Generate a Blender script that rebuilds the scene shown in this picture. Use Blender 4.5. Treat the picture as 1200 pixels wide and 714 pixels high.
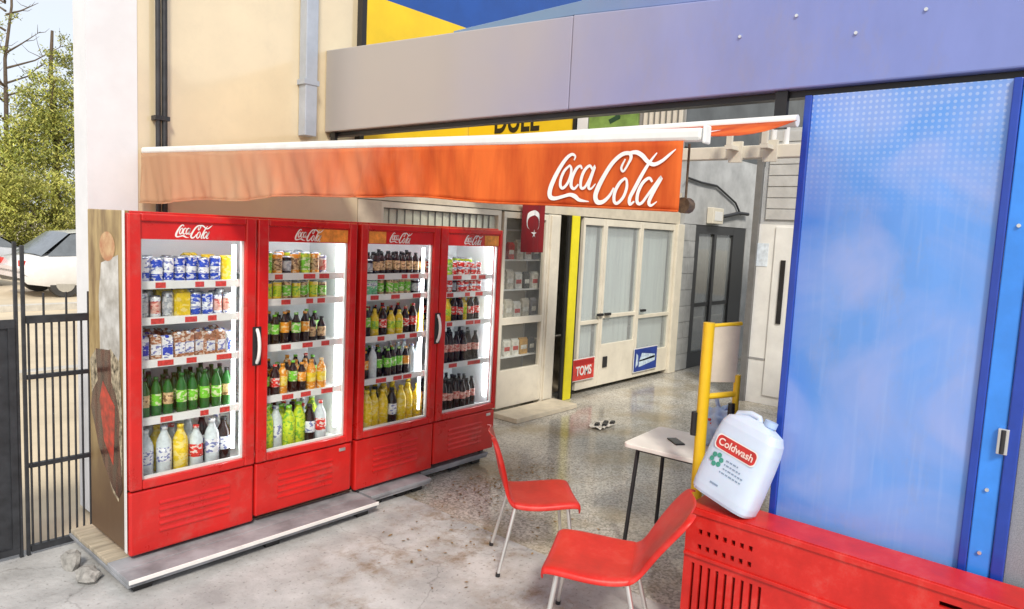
import bpy, math, random
from mathutils import Vector, Matrix
random.seed(7)
R = math.radians
for o in list(bpy.data.objects): bpy.data.objects.remove(o)
scn = bpy.context.scene
COL = scn.collection

# ------------------------------------------------------------------ camera
CAM = Vector((0, 0, 2.1)); FPX = 832.58
YAW, PITCH, ROLL = R(49.249), R(-5.927), R(2.751)
fw = Vector((math.sin(YAW)*math.cos(PITCH), math.cos(YAW)*math.cos(PITCH), math.sin(PITCH)))
rt0 = Vector((math.cos(YAW), -math.sin(YAW), 0)); up0 = rt0.cross(fw)
rt = rt0*math.cos(ROLL) + up0*math.sin(ROLL); up = up0*math.cos(ROLL) - rt0*math.sin(ROLL)
cam = bpy.data.objects.new('camera', bpy.data.cameras.new('camera')); COL.objects.link(cam)
m = Matrix((rt, up, -fw)).transposed().to_4x4(); m.translation = CAM
cam.matrix_world = m
cam.data.sensor_width = 36; cam.data.lens = 36*FPX/1200; cam.data.clip_end = 600; cam.data.clip_start = .05
scn.camera = cam
# ------------------------------------------------------------------ sky, sun, exposure
SUN_EL, SUN_AZ = R(42), R(-140)          # azimuth measured from +Y towards +X
wd = bpy.data.worlds.new('World'); scn.world = wd; wd.use_nodes = True
nt = wd.node_tree; bg = nt.nodes['Background']
sky = nt.nodes.new('ShaderNodeTexSky'); sky.sky_type = 'NISHITA'; sky.sun_disc = False
sky.sun_elevation = SUN_EL; sky.sun_rotation = SUN_AZ
sky.air_density = .9; sky.dust_density = 2.5; sky.ozone_density = .8
# thin broken cloud, the same all round the sky
tc = nt.nodes.new('ShaderNodeTexCoord'); cn_ = nt.nodes.new('ShaderNodeTexNoise'); cn_.inputs['Scale'].default_value = 2.6; cn_.inputs['Detail'].default_value = 7
nt.links.new(tc.outputs['Generated'], cn_.inputs['Vector'])
cm = nt.nodes.new('ShaderNodeMapRange'); cm.inputs[1].default_value = .34; cm.inputs[2].default_value = .64; cm.inputs[3].default_value = .72; cm.inputs[4].default_value = .95
nt.links.new(cn_.outputs[0], cm.inputs[0])
cx_ = nt.nodes.new('ShaderNodeMix'); cx_.data_type = 'RGBA'; nt.links.new(cm.outputs[0], cx_.inputs[0]); nt.links.new(sky.outputs[0], cx_.inputs[6]); cx_.inputs[7].default_value = (3.0, 3.1, 3.25, 1)
nt.links.new(cx_.outputs[2], bg.inputs[0]); bg.inputs[1].default_value = .15
sl = bpy.data.lights.new('sun', 'SUN'); sl.energy = 1.5; sl.angle = R(10); sl.color = (1, .93, .82)
so = bpy.data.objects.new('sun', sl); COL.objects.link(so)
sd = Vector((math.sin(SUN_AZ)*math.cos(SUN_EL), math.cos(SUN_AZ)*math.cos(SUN_EL), math.sin(SUN_EL)))
so.rotation_euler = sd.to_track_quat('Z', 'Y').to_euler(); so.location = sd*30
scn.view_settings.view_transform = 'Standard'; scn.view_settings.look = 'None'
scn.view_settings.exposure = 1.0; scn.view_settings.gamma = 1

# ------------------------------------------------------------------ helpers
AX = {'x': 0, 'y': 1, 'z': 2}
def px(x, y, ax, val):
    """photo pixel -> point on the plane axis = val"""
    d = rt*((x-600)/FPX) + up*(-(y-357)/FPX) + fw
    a = AX[ax]
    return CAM + d*((val-CAM[a])/d[a])
class MB:
    def __init__(s): s.v = []; s.f = []; s.m = []; s.cur = 0; s.sm = False; s.s = []
    def add(s, vs, fs, mi=None, smooth=None):
        b = len(s.v); s.v += [tuple(p) for p in vs]
        for f in fs:
            s.f.append(tuple(i+b for i in f)); s.m.append(s.cur if mi is None else mi); s.s.append(s.sm if smooth is None else smooth)
        return s
    def box(s, x0, x1, y0, y1, z0, z1, mi=None):
        x0, x1 = min(x0, x1), max(x0, x1); y0, y1 = min(y0, y1), max(y0, y1); z0, z1 = min(z0, z1), max(z0, z1)
        v = [(x0,y0,z0),(x1,y0,z0),(x1,y1,z0),(x0,y1,z0),(x0,y0,z1),(x1,y0,z1),(x1,y1,z1),(x0,y1,z1)]
        return s.add(v, [(0,3,2,1),(4,5,6,7),(0,1,5,4),(1,2,6,5),(2,3,7,6),(3,0,4,7)], mi, False)
    def obox(s, c, u, v, w, mi=None):
        """oriented box: centre, three half vectors"""
        c, u, v, w = map(Vector, (c, u, v, w)); P = []
        for k in (-1, 1):
            for a, b in ((-1,-1),(1,-1),(1,1),(-1,1)): P.append(c+u*a+v*b+w*k)
        return s.add(P, [(0,3,2,1),(4,5,6,7),(0,1,5,4),(1,2,6,5),(2,3,7,6),(3,0,4,7)], mi, False)
    def tube(s, p0, p1, r0, r1=None, n=10, mi=None, caps=True):
        p0, p1 = Vector(p0), Vector(p1); r1 = r0 if r1 is None else r1
        d = (p1-p0).normalized(); a = d.orthogonal().normalized(); b = d.cross(a); V = []
        for p, r in ((p0, r0), (p1, r1)):
            for i in range(n):
                t = 2*math.pi*i/n; V.append(p+a*(math.cos(t)*r)+b*(math.sin(t)*r))
        s.add(V, [(i, (i+1) % n, n+(i+1) % n, n+i) for i in range(n)], mi, True)
        if caps: s.add(V[:n], [tuple(range(n-1, -1, -1))], mi, False); s.add(V[n:], [tuple(range(n))], mi, False)
        return s
    def path(s, pts, r, n=8, mi=None):
        pts = [Vector(p) for p in pts]; V = []; N = len(pts); prev = None
        for k, p in enumerate(pts):
            d = (pts[min(k+1, N-1)]-pts[max(k-1, 0)]).normalized()
            a = d.orthogonal().normalized() if prev is None else (prev-d*prev.dot(d)).normalized()
            prev = a; b = d.cross(a); rr = r[k] if isinstance(r, (list, tuple)) else r
            for i in range(n):
                t = 2*math.pi*i/n; V.append(p+a*(math.cos(t)*rr)+b*(math.sin(t)*rr))
        F = [(k*n+i, k*n+(i+1) % n, (k+1)*n+(i+1) % n, (k+1)*n+i) for k in range(N-1) for i in range(n)]
        s.add(V, F, mi, True); s.add(V[:n], [tuple(range(n-1,-1,-1))], mi, False); s.add(V[-n:], [tuple(range(n))], mi, False)
        return s
    def lathe(s, prof, n=12, mats=None, c=(0,0,0)):
        V = []; N = len(prof)
        for r, z in prof:
            for i in range(n):
                t = 2*math.pi*i/n; V.append((c[0]+r*math.cos(t), c[1]+r*math.sin(t), c[2]+z))
        b = len(s.v); s.v += V
        for k in range(N-1):
            for i in range(n):
                s.f.append(tuple(b+j for j in (k*n+i, k*n+(i+1) % n, (k+1)*n+(i+1) % n, (k+1)*n+i)))
                s.m.append(mats[k] if mats else s.cur); s.s.append(True)
        return s
    def grid(s, rows, mi=None, smooth=True):
        n = len(rows[0]); V = [p for r in rows for p in r]
        return s.add(V, [(k*n+i, k*n+i+1, (k+1)*n+i+1, (k+1)*n+i) for k in range(len(rows)-1) for i in range(n-1)], mi, smooth)
    def prism(s, poly, fn, t0, t1, mi=None):
        """2-D outline extruded; fn(u, v, t) -> point"""
        n = len(poly); V = [fn(u, v, t0) for u, v in poly] + [fn(u, v, t1) for u, v in poly]
        return s.add(V, [tuple(range(n-1,-1,-1)), tuple(range(n, 2*n))] + [(i, (i+1) % n, n+(i+1) % n, n+i) for i in range(n)], mi, False)
    def mesh(s, name, mats):
        me = bpy.data.meshes.new(name); me.from_pydata(s.v, [], s.f)
        for q in (mats if isinstance(mats, (list, tuple)) else [mats]): me.materials.append(q)
        me.polygons.foreach_set('material_index', s.m); me.polygons.foreach_set('use_smooth', s.s); me.update()
        return me
    def build(s, name, mats, parent=None, bevel=0, loc=None):
        o = link(name, s.mesh(name, mats), parent)
        if loc is not None: o.location = loc
        if bevel:
            b = o.modifiers.new('bevel', 'BEVEL'); b.width = bevel; b.segments = 2; b.limit_method = 'ANGLE'; b.angle_limit = R(40)
        return o
def link(name, data, parent=None):
    o = bpy.data.objects.new(name, data); COL.objects.link(o)
    if parent: o.parent = parent
    return o
def tag(o, label, cat, group=None):
    o['label'] = label; o['category'] = cat
    if group: o['group'] = group
    return o
def thing(name, label, cat, loc=(0,0,0), rz=0, group=None):
    o = link(name, None); o.location = loc; o.rotation_euler.z = rz; o.empty_display_size = .1
    return tag(o, label, cat, group)
def setting(o): o['kind'] = 'structure'; return o
def copy_tree(o, parent=None):
    c = o.copy(); COL.objects.link(c); c.parent = parent
    for ch in o.children: copy_tree(ch, c)
    return c
def local(mb, org):
    """shift a builder made in world coordinates to a thing's own origin"""
    mb.v = [(a-org[0], b-org[1], c-org[2]) for a, b, c in mb.v]; return mb

# ------------------------------------------------------------------ materials
def node(nt, t, **kw):
    n = nt.nodes.new('ShaderNode'+t)
    for k, v in kw.items(): setattr(n, k, v)
    return n
def mat(name, col, rough=.5, metal=0, var=.12, scale=6, bump=0, bscale=60, coat=0, stretch=None, emit=None, estr=0, world=False, col2=None, lo=.35, hi=.65, dirt=0):
    m = bpy.data.materials.new(name); m.use_nodes = True; nt = m.node_tree; p = nt.nodes['Principled BSDF']
    p.inputs['Roughness'].default_value = rough; p.inputs['Metallic'].default_value = metal
    p.inputs['Coat Weight'].default_value = coat; p.inputs['Coat Roughness'].default_value = .08
    if world: g = node(nt, 'NewGeometry').outputs['Position']
    else: g = node(nt, 'TexCoord').outputs['Object']
    if stretch:
        mp = node(nt, 'Mapping'); mp.inputs['Scale'].default_value = stretch; nt.links.new(g, mp.inputs[0]); g = mp.outputs[0]
    no = node(nt, 'TexNoise'); no.inputs['Scale'].default_value = scale; no.inputs['Detail'].default_value = 6; no.inputs['Roughness'].default_value = .62
    nt.links.new(g, no.inputs['Vector'])
    mr = node(nt, 'MapRange'); mr.inputs[1].default_value = lo; mr.inputs[2].default_value = hi
    nt.links.new(no.outputs[0], mr.inputs[0])
    mx = node(nt, 'Mix', data_type='RGBA'); nt.links.new(mr.outputs[0], mx.inputs[0])
    a = [c*(1-var) for c in col]; b = col2 or [min(1, c*(1+var)) for c in col]
    mx.inputs[6].default_value = (*a, 1); mx.inputs[7].default_value = (*b, 1)
    csock = mx.outputs[2]
    if dirt:
        dn = node(nt, 'TexNoise'); dn.inputs['Scale'].default_value = 5; dn.inputs['Detail'].default_value = 12; dn.inputs['Roughness'].default_value = .78; nt.links.new(g, dn.inputs['Vector'])
        dm = node(nt, 'MapRange'); dm.inputs[1].default_value = .52; dm.inputs[2].default_value = .74; dm.inputs[4].default_value = dirt; nt.links.new(dn.outputs[0], dm.inputs[0])
        dx = node(nt, 'Mix', data_type='RGBA'); nt.links.new(dm.outputs[0], dx.inputs[0]); nt.links.new(csock, dx.inputs[6]); dx.inputs[7].default_value = (.30,.25,.20,1); csock = dx.outputs[2]
    nt.links.new(csock, p.inputs['Base Color'])
    mr2 = node(nt, 'MapRange'); mr2.inputs[3].default_value = max(.02, rough-.08); mr2.inputs[4].default_value = min(1, rough+.1)
    nt.links.new(no.outputs[0], mr2.inputs[0]); nt.links.new(mr2.outputs[0], p.inputs['Roughness'])
    if bump:
        n2 = node(nt, 'TexNoise'); n2.inputs['Scale'].default_value = bscale; n2.inputs['Detail'].default_value = 4; nt.links.new(g, n2.inputs['Vector'])
        bp = node(nt, 'Bump'); bp.inputs['Strength'].default_value = bump; bp.inputs['Distance'].default_value = .01
        nt.links.new(n2.outputs[0], bp.inputs['Height']); nt.links.new(bp.outputs[0], p.inputs['Normal'])
    if emit: p.inputs['Emission Color'].default_value = (*emit, 1); p.inputs['Emission Strength'].default_value = estr
    return m
def glass(name, tint=(.96,.98,.98), refl=.9, ior=1.35, haze=0):
    m = bpy.data.materials.new(name); m.use_nodes = True; nt = m.node_tree; out = nt.nodes['Material Output']
    nt.nodes.remove(nt.nodes['Principled BSDF'])
    tr = node(nt, 'BsdfTransparent'); tr.inputs[0].default_value = (*tint, 1)
    gl = node(nt, 'BsdfGlossy'); gl.inputs['Roughness'].default_value = .03; gl.inputs[0].default_value = (refl,)*3+(1,)
    fr = node(nt, 'Fresnel'); fr.inputs[0].default_value = ior
    ge = node(nt, 'NewGeometry'); inv = node(nt, 'Math', operation='SUBTRACT'); inv.inputs[0].default_value = 1; nt.links.new(ge.outputs['Backfacing'], inv.inputs[1])
    mf = node(nt, 'Math', operation='MULTIPLY'); nt.links.new(fr.outputs[0], mf.inputs[0]); nt.links.new(inv.outputs[0], mf.inputs[1])
    mx = node(nt, 'MixShader'); nt.links.new(mf.outputs[0], mx.inputs[0]); nt.links.new(tr.outputs[0], mx.inputs[1]); nt.links.new(gl.outputs[0], mx.inputs[2])
    last = mx.outputs[0]
    if haze:
        df = node(nt, 'BsdfDiffuse'); df.inputs[0].default_value = (.75,.78,.78,1)
        m2 = node(nt, 'MixShader'); m2.inputs[0].default_value = haze; nt.links.new(last, m2.inputs[1]); nt.links.new(df.outputs[0], m2.inputs[2]); last = m2.outputs[0]
    nt.links.new(last, out.inputs[0]); return m

RED = mat('cooler red enamel', (.56,.013,.010), .28, var=.14, scale=3, coat=.25, dirt=.28)
REDD = mat('red plastic', (.60,.018,.012), .42, var=.16, scale=5, bump=.06, bscale=90, dirt=.30)
WHITE = mat('white paint', (.78,.78,.76), .4, var=.05, dirt=.2)
LINER = mat('white cooler liner', (.82,.84,.86), .45, var=.03)
ALU = mat('brushed aluminium', (.78,.78,.76), .3, metal=.85, var=.05, stretch=(1,1,.1), scale=30)
DARK = mat('dark plastic', (.02,.02,.022), .45, var=.2)
BLACK = mat('black paint', (.012,.012,.013), .4)
STEELK = mat('dark gate steel', (.025,.027,.032), .5, var=.4, scale=12, bump=.05)
GLASS = glass('clear glass', ior=1.42); PANE = glass('shop window glass', (.9,.93,.93), haze=.22, ior=1.5); PANE2 = glass('clear shop glass', (.95,.96,.95), haze=.04, ior=1.4)
LAMP = mat('cooler lamp tube', (.9,.9,.9), .4, emit=(.95,.98,1), estr=6)

def concrete():
    m = mat('concrete paving', (.43,.43,.425), .8, var=.26, scale=2.3, bump=.45, bscale=30, world=True)
    nt = m.node_tree; p = nt.nodes['Principled BSDF']
    base = p.inputs['Base Color'].links[0].from_socket
    g = node(nt, 'NewGeometry').outputs['Position']
    # rust brown stains with ragged outlines near the coolers and chairs
    acc = None
    for (x, y, r) in ((3.6,3.45,.85),(3.3,3.05,.55),(3.1,2.35,.5),(2.75,2.1,.4),(2.7,3.4,.5),(2.2,3.0,.35)):
        d = node(nt, 'VectorMath', operation='DISTANCE'); d.inputs[1].default_value = (x, y, 0); nt.links.new(g, d.inputs[0])
        mr = node(nt, 'MapRange'); mr.inputs[1].default_value = r; mr.inputs[2].default_value = r*.2; nt.links.new(d.outputs['Value'], mr.inputs[0])
        if acc is None: acc = mr.outputs[0]
        else:
            mm = node(nt, 'Math', operation='MAXIMUM'); nt.links.new(acc, mm.inputs[0]); nt.links.new(mr.outputs[0], mm.inputs[1]); acc = mm.outputs[0]
    no = node(nt, 'TexNoise'); no.inputs['Scale'].default_value = 5; no.inputs['Detail'].default_value = 9; no.inputs['Roughness'].default_value = .72; nt.links.new(g, no.inputs['Vector'])
    mu = node(nt, 'Math', operation='MULTIPLY'); nt.links.new(acc, mu.inputs[0])
    mr = node(nt, 'MapRange'); mr.inputs[1].default_value = .46; mr.inputs[2].default_value = .68; nt.links.new(no.outputs[0], mr.inputs[0]); nt.links.new(mr.outputs[0], mu.inputs[1])
    mx = node(nt, 'Mix', data_type='RGBA'); nt.links.new(mu.outputs[0], mx.inputs[0]); nt.links.new(base, mx.inputs[6]); mx.inputs[7].default_value = (.20,.125,.055,1)
    # small dark specks
    sp = node(nt, 'TexNoise'); sp.inputs['Scale'].default_value = 42; sp.inputs['Detail'].default_value = 2; nt.links.new(g, sp.inputs['Vector'])
    ms = node(nt, 'MapRange'); ms.inputs[1].default_value = .60; ms.inputs[2].default_value = .74; ms.inputs[4].default_value = .5; nt.links.new(sp.outputs[0], ms.inputs[0])
    m3 = node(nt, 'Mix', data_type='RGBA'); nt.links.new(ms.outputs[0], m3.inputs[0]); nt.links.new(mx.outputs[2], m3.inputs[6]); m3.inputs[7].default_value = (.10,.09,.08,1)
    wn_ = node(nt, 'TexNoise'); wn_.inputs['Scale'].default_value = 3; wn_.inputs['Detail'].default_value = 6; nt.links.new(g, wn_.inputs['Vector'])
    av = node(nt, 'VectorMath', operation='MULTIPLY_ADD'); av.inputs[1].default_value = (.5,.5,.5); nt.links.new(wn_.outputs['Color'], av.inputs[0]); nt.links.new(g, av.inputs[2])
    vc = node(nt, 'TexVoronoi', feature='DISTANCE_TO_EDGE'); vc.inputs['Scale'].default_value = .55; nt.links.new(av.outputs[0], vc.inputs['Vector'])
    cr_ = node(nt, 'MapRange'); cr_.inputs[1].default_value = .006; cr_.inputs[2].default_value = .001; cr_.inputs[4].default_value = .28; nt.links.new(vc.outputs['Distance'], cr_.inputs[0])
    m5 = node(nt, 'Mix', data_type='RGBA'); nt.links.new(cr_.outputs[0], m5.inputs[0]); nt.links.new(m3.outputs[2], m5.inputs[6]); m5.inputs[7].default_value = (.10,.09,.08,1)
    nt.links.new(m5.outputs[2], p.inputs['Base Color'])
    return m
def terrazzo():
    m = mat('terrazzo floor', (.47,.45,.40), .13, var=.2, scale=.9, world=True)
    nt = m.node_tree; p = nt.nodes['Principled BSDF']; base = p.inputs['Base Color'].links[0].from_socket
    g = node(nt, 'NewGeometry').outputs['Position']
    vo = node(nt, 'TexVoronoi'); vo.inputs['Scale'].default_value = 70; nt.links.new(g, vo.inputs['Vector'])
    hs = node(nt, 'SeparateColor'); nt.links.new(vo.outputs['Color'], hs.inputs[0])
    mr = node(nt, 'MapRange'); mr.inputs[3].default_value = .5; mr.inputs[4].default_value = 1.35; nt.links.new(hs.outputs[0], mr.inputs[0])
    mx = node(nt, 'Mix', data_type='RGBA', blend_type='MULTIPLY'); mx.inputs[0].default_value = .85; nt.links.new(base, mx.inputs[6]); nt.links.new(mr.outputs[0], mx.inputs[7])
    no = node(nt, 'TexNoise'); no.inputs['Scale'].default_value = 1.6; no.inputs['Detail'].default_value = 8; nt.links.new(g, no.inputs['Vector'])
    m2 = node(nt, 'MapRange'); m2.inputs[1].default_value = .48; m2.inputs[2].default_value = .68; m2.inputs[4].default_value = .7; nt.links.new(no.outputs[0], m2.inputs[0])
    m3 = node(nt, 'Mix', data_type='RGBA'); nt.links.new(m2.outputs[0], m3.inputs[0]); nt.links.new(mx.outputs[2], m3.inputs[6]); m3.inputs[7].default_value = (.27,.205,.10,1)
    nt.links.new(m3.outputs[2], p.inputs['Base Color']); return m
def cream_panel():
    m = mat('polished cream wall panel', (.72,.61,.40), .5, var=.07, scale=1.2, dirt=.12)
    nt = m.node_tree; p = nt.nodes['Principled BSDF']; out = nt.nodes['Material Output']
    gl = node(nt, 'BsdfGlossy'); gl.inputs[0].default_value = (.95,.93,.88,1); gl.inputs['Roughness'].default_value = .09
    n2 = node(nt, 'TexNoise'); n2.inputs['Scale'].default_value = 2.2; n2.inputs['Detail'].default_value = 3
    bp = node(nt, 'Bump'); bp.inputs['Strength'].default_value = .12; bp.inputs['Distance'].default_value = .02
    nt.links.new(n2.outputs[0], bp.inputs['Height']); nt.links.new(bp.outputs[0], gl.inputs['Normal'])
    mx = node(nt, 'MixShader'); mx.inputs[0].default_value = .16
    nt.links.new(p.outputs[0], mx.inputs[1]); nt.links.new(gl.outputs[0], mx.inputs[2]); nt.links.new(mx.outputs[0], out.inputs[0]); return m
def painted_sheet(name, c_near, c_far, y0, y1, rough=.3, dots=None):
    """blue sheet metal whose colour blends into a second one along Y; dots = z range of punched holes"""
    m = mat(name, c_near, rough, var=.08, scale=2, coat=.25, bump=.35, bscale=3.2, stretch=(1,1,.45), dirt=.30)
    nt = m.node_tree; p = nt.nodes['Principled BSDF']; base = p.inputs['Base Color'].links[0].from_socket
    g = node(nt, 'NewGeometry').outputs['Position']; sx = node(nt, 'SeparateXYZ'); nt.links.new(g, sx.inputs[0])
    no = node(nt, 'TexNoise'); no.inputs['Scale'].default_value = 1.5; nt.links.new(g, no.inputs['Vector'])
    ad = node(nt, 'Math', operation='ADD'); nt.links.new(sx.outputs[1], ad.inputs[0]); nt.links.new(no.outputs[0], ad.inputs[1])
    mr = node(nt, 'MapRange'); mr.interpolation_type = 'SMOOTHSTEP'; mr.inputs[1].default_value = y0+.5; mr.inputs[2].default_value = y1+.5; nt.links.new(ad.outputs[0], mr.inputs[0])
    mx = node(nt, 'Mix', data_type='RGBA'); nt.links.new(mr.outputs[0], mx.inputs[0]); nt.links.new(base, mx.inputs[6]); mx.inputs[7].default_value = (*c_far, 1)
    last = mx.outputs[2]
    if dots:   # uneven chalky fading and scuffs of the old paint
        n6 = node(nt, 'TexNoise'); n6.inputs['Scale'].default_value = 1.7; n6.inputs['Detail'].default_value = 5; n6.inputs['Distortion'].default_value = .8; nt.links.new(g, n6.inputs['Vector'])
        r6 = node(nt, 'MapRange'); r6.inputs[1].default_value = .40; r6.inputs[2].default_value = .66; r6.inputs[4].default_value = .75; nt.links.new(n6.outputs[0], r6.inputs[0])
        x6 = node(nt, 'Mix', data_type='RGBA'); nt.links.new(r6.outputs[0], x6.inputs[0]); nt.links.new(last, x6.inputs[6]); x6.inputs[7].default_value = (.30,.39,.74,1); last = x6.outputs[2]
        mp6 = node(nt, 'Mapping'); mp6.inputs['Scale'].default_value = (1,26,1.5); nt.links.new(g, mp6.inputs[0])
        n7 = node(nt, 'TexNoise'); n7.inputs['Scale'].default_value = 1.6; n7.inputs['Detail'].default_value = 6; nt.links.new(mp6.outputs[0], n7.inputs['Vector'])
        r7 = node(nt, 'MapRange'); r7.inputs[1].default_value = .55; r7.inputs[2].default_value = .75; r7.inputs[4].default_value = .14; nt.links.new(n7.outputs[0], r7.inputs[0])
        x7 = node(nt, 'Mix', data_type='RGBA'); nt.links.new(r7.outputs[0], x7.inputs[0]); nt.links.new(last, x7.inputs[6]); x7.inputs[7].default_value = (.42,.55,.80,1); last = x7.outputs[2]
    if dots:
        sc = 1/.026; k = []
        for ch in (1, 2):
            mu = node(nt, 'Math', operation='MULTIPLY'); mu.inputs[1].default_value = sc; nt.links.new(sx.outputs[ch], mu.inputs[0])
            fr = node(nt, 'Math', operation='FRACT'); nt.links.new(mu.outputs[0], fr.inputs[0])
            sb = node(nt, 'Math', operation='SUBTRACT'); sb.inputs[1].default_value = .5; nt.links.new(fr.outputs[0], sb.inputs[0])
            p2 = node(nt, 'Math', operation='POWER'); p2.inputs[1].default_value = 2; ab = node(nt, 'Math', operation='ABSOLUTE'); nt.links.new(sb.outputs[0], ab.inputs[0]); nt.links.new(ab.outputs[0], p2.inputs[0]); k.append(p2.outputs[0])
        s_ = node(nt, 'Math', operation='ADD'); nt.links.new(k[0], s_.inputs[0]); nt.links.new(k[1], s_.inputs[1])
        lt = node(nt, 'MapRange'); lt.inputs[1].default_value = .09; lt.inputs[2].default_value = .05; nt.links.new(s_.outputs[0], lt.inputs[0])
        zr = node(nt, 'MapRange'); zr.inputs[1].default_value = dots[0]; zr.inputs[2].default_value = dots[1]; zr.inputs[4].default_value = .4; nt.links.new(sx.outputs[2], zr.inputs[0])
        mu = node(nt, 'Math', operation='MULTIPLY'); nt.links.new(lt.outputs[0], mu.inputs[0]); nt.links.new(zr.outputs[0], mu.inputs[1])
        m4 = node(nt, 'Mix', data_type='RGBA'); nt.links.new(mu.outputs[0], m4.inputs[0]); nt.links.new(last, m4.inputs[6]); m4.inputs[7].default_value = (.62,.70,.80,1); last = m4.outputs[2]
    nt.links.new(last, p.inputs['Base Color']); return m

# ------------------------------------------------------------------ ground and floors
FY = 5.27                                   # shop facade plane
PXX = 3.57                                  # blue portal plane
YARD = mat('pale yard paving', (.62,.52,.37), .85, var=.15, scale=.6, bump=.2, bscale=12, world=True)
b = MB(); b.grid([[(x, y, -.03) for x in (-150, -20, 20, 150)] for y in (-150, -20, 20, 300)], smooth=False)
setting(b.build('ground', YARD))
b = MB(); n = 40
b.grid([[(-6+ (PXX+6)*i/n, -6+(4.95+6)*j/n, 0) for i in range(n+1)] for j in range(n+1)], smooth=False)
setting(b.build('concrete_pavement', concrete()))
b = MB(); b.grid([[(PXX+.002, -3, -.002), (26, -3, -.002)], [(PXX+.002, FY+.3, -.002), (26, FY+.3, -.002)]], smooth=False)
setting(b.build('terrazzo_floor', terrazzo()))

# ------------------------------------------------------------------ text and script lettering
def text_mesh(s, size, name, spread=1.0, extr=.0015, bold=0):
    c = bpy.data.curves.new('t', 'FONT'); c.body = s; c.size = size; c.extrude = extr; c.align_x = 'CENTER'; c.align_y = 'CENTER'; c.space_character = spread; c.offset = bold
    o = bpy.data.objects.new('t', c); COL.objects.link(o); bpy.context.view_layer.update()
    me = bpy.data.meshes.new_from_object(o.evaluated_get(bpy.context.evaluated_depsgraph_get())); me.name = name
    bpy.data.objects.remove(o); return me
ROT_Y = Matrix(((1,0,0,0),(0,0,-1,0),(0,1,0,0),(0,0,0,1)))        # text plane faces -Y
ROT_X = Matrix(((0,0,-1,0),(-1,0,0,0),(0,1,0,0),(0,0,0,1)))       # text plane faces -X
def text(s, size, m, parent, loc, rot=ROT_Y, name='lettering', sx=1, **kw):
    me = text_mesh(s, size, name, **kw); me.materials.append(m)
    me.transform(Matrix.Translation(loc) @ rot @ Matrix.Diagonal((sx,1,1,1))); return link(name, me, parent)
STROKES = [  # traced script word: x, y, width in a 1200 x 600 tracing frame, y down
 [(330,150,10),(338,126,14),(310,114,20),(268,142,26),(220,205,30),(178,280,34),(156,340,36),(160,380,34),(195,392,26),(260,378,22),(310,366,24),(350,376,30),(385,398,22),(455,406,5)],
 [(300,182,14),(262,215,20),(238,265,22),(236,310,22),(256,325,20),(288,296,20),(310,245,20),(312,200,18),(296,180,14)],
 [(392,205,14),(380,186,16),(350,205,22),(322,260,24),(318,310,24),(342,328,18),(372,300,12)],
 [(470,208,14),(448,186,18),(412,215,22),(390,270,22),(392,320,20),(420,318,18),(455,262,18),(486,190,22),(462,262,22),(448,318,20),(468,326,14),(498,296,8)],
 [(700,150,10),(676,200,16),(692,222,14),(722,178,16),(738,140,22),(722,116,24),(672,124,26),(612,172,28),(560,245,30),(516,325,34),(502,375,34),(520,408,32),(562,404,26),(604,368,20),(632,320,12)],
 [(722,116,20),(770,112,26),(812,132,28),(848,166,26),(890,184,24),(940,164,20),(985,128,16),(1020,100,5)],
 [(708,262,16),(672,290,22),(642,345,24),(640,398,22),(664,412,20),(702,376,20),(722,320,20),(718,274,16),(700,262,14)],
 [(905,118,8),(862,172,18),(820,240,24),(778,320,26),(748,380,24),(752,416,20),(780,398,10)],
 [(888,284,14),(866,262,18),(826,292,22),(800,350,22),(800,402,22),(828,408,18),(872,350,18),(944,256,22),(902,336,24),(876,398,22),(890,420,16),(926,396,6)],
]
def catmull(P, sub=5):
    out = []
    for i in range(len(P)-1):
        p0, p1, p2, p3 = P[max(i-1,0)], P[i], P[i+1], P[min(i+2,len(P)-1)]
        for k in range(sub):
            t = k/sub
            out.append(tuple(.5*(2*b+(c-a)*t+(2*a-5*b+4*c-d)*t*t+(3*b-a-3*c+d)*t**3) for a,b,c,d in zip(p0,p1,p2,p3)))
    return out+[P[-1]]
def script_word(fn, width, m, parent, name='script_lettering', thick=.0006, fat=1.0):
    """fn(u, v, d): u to the right, v up in metres from the word's centre, d out of the surface"""
    k = width/870; b = MB()
    for si, S in enumerate(STROKES):
        C = catmull(S); L = []; Rr = []
        for i, (x, y, w) in enumerate(C):
            a, c = C[max(i-1,0)], C[min(i+1,len(C)-1)]; dx, dy = c[0]-a[0], c[1]-a[1]; n = math.hypot(dx, dy) or 1
            w = w*fat/2; nx, ny = -dy/n*w, dx/n*w; d = thick*(1+si*.6)
            L.append(fn((x+nx-585)*k, -(y+ny-262)*k, d)); Rr.append(fn((x-nx-585)*k, -(y-ny-262)*k, d))
        b.grid([L, Rr], smooth=False)
    return b.build(name, m, parent)

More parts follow.
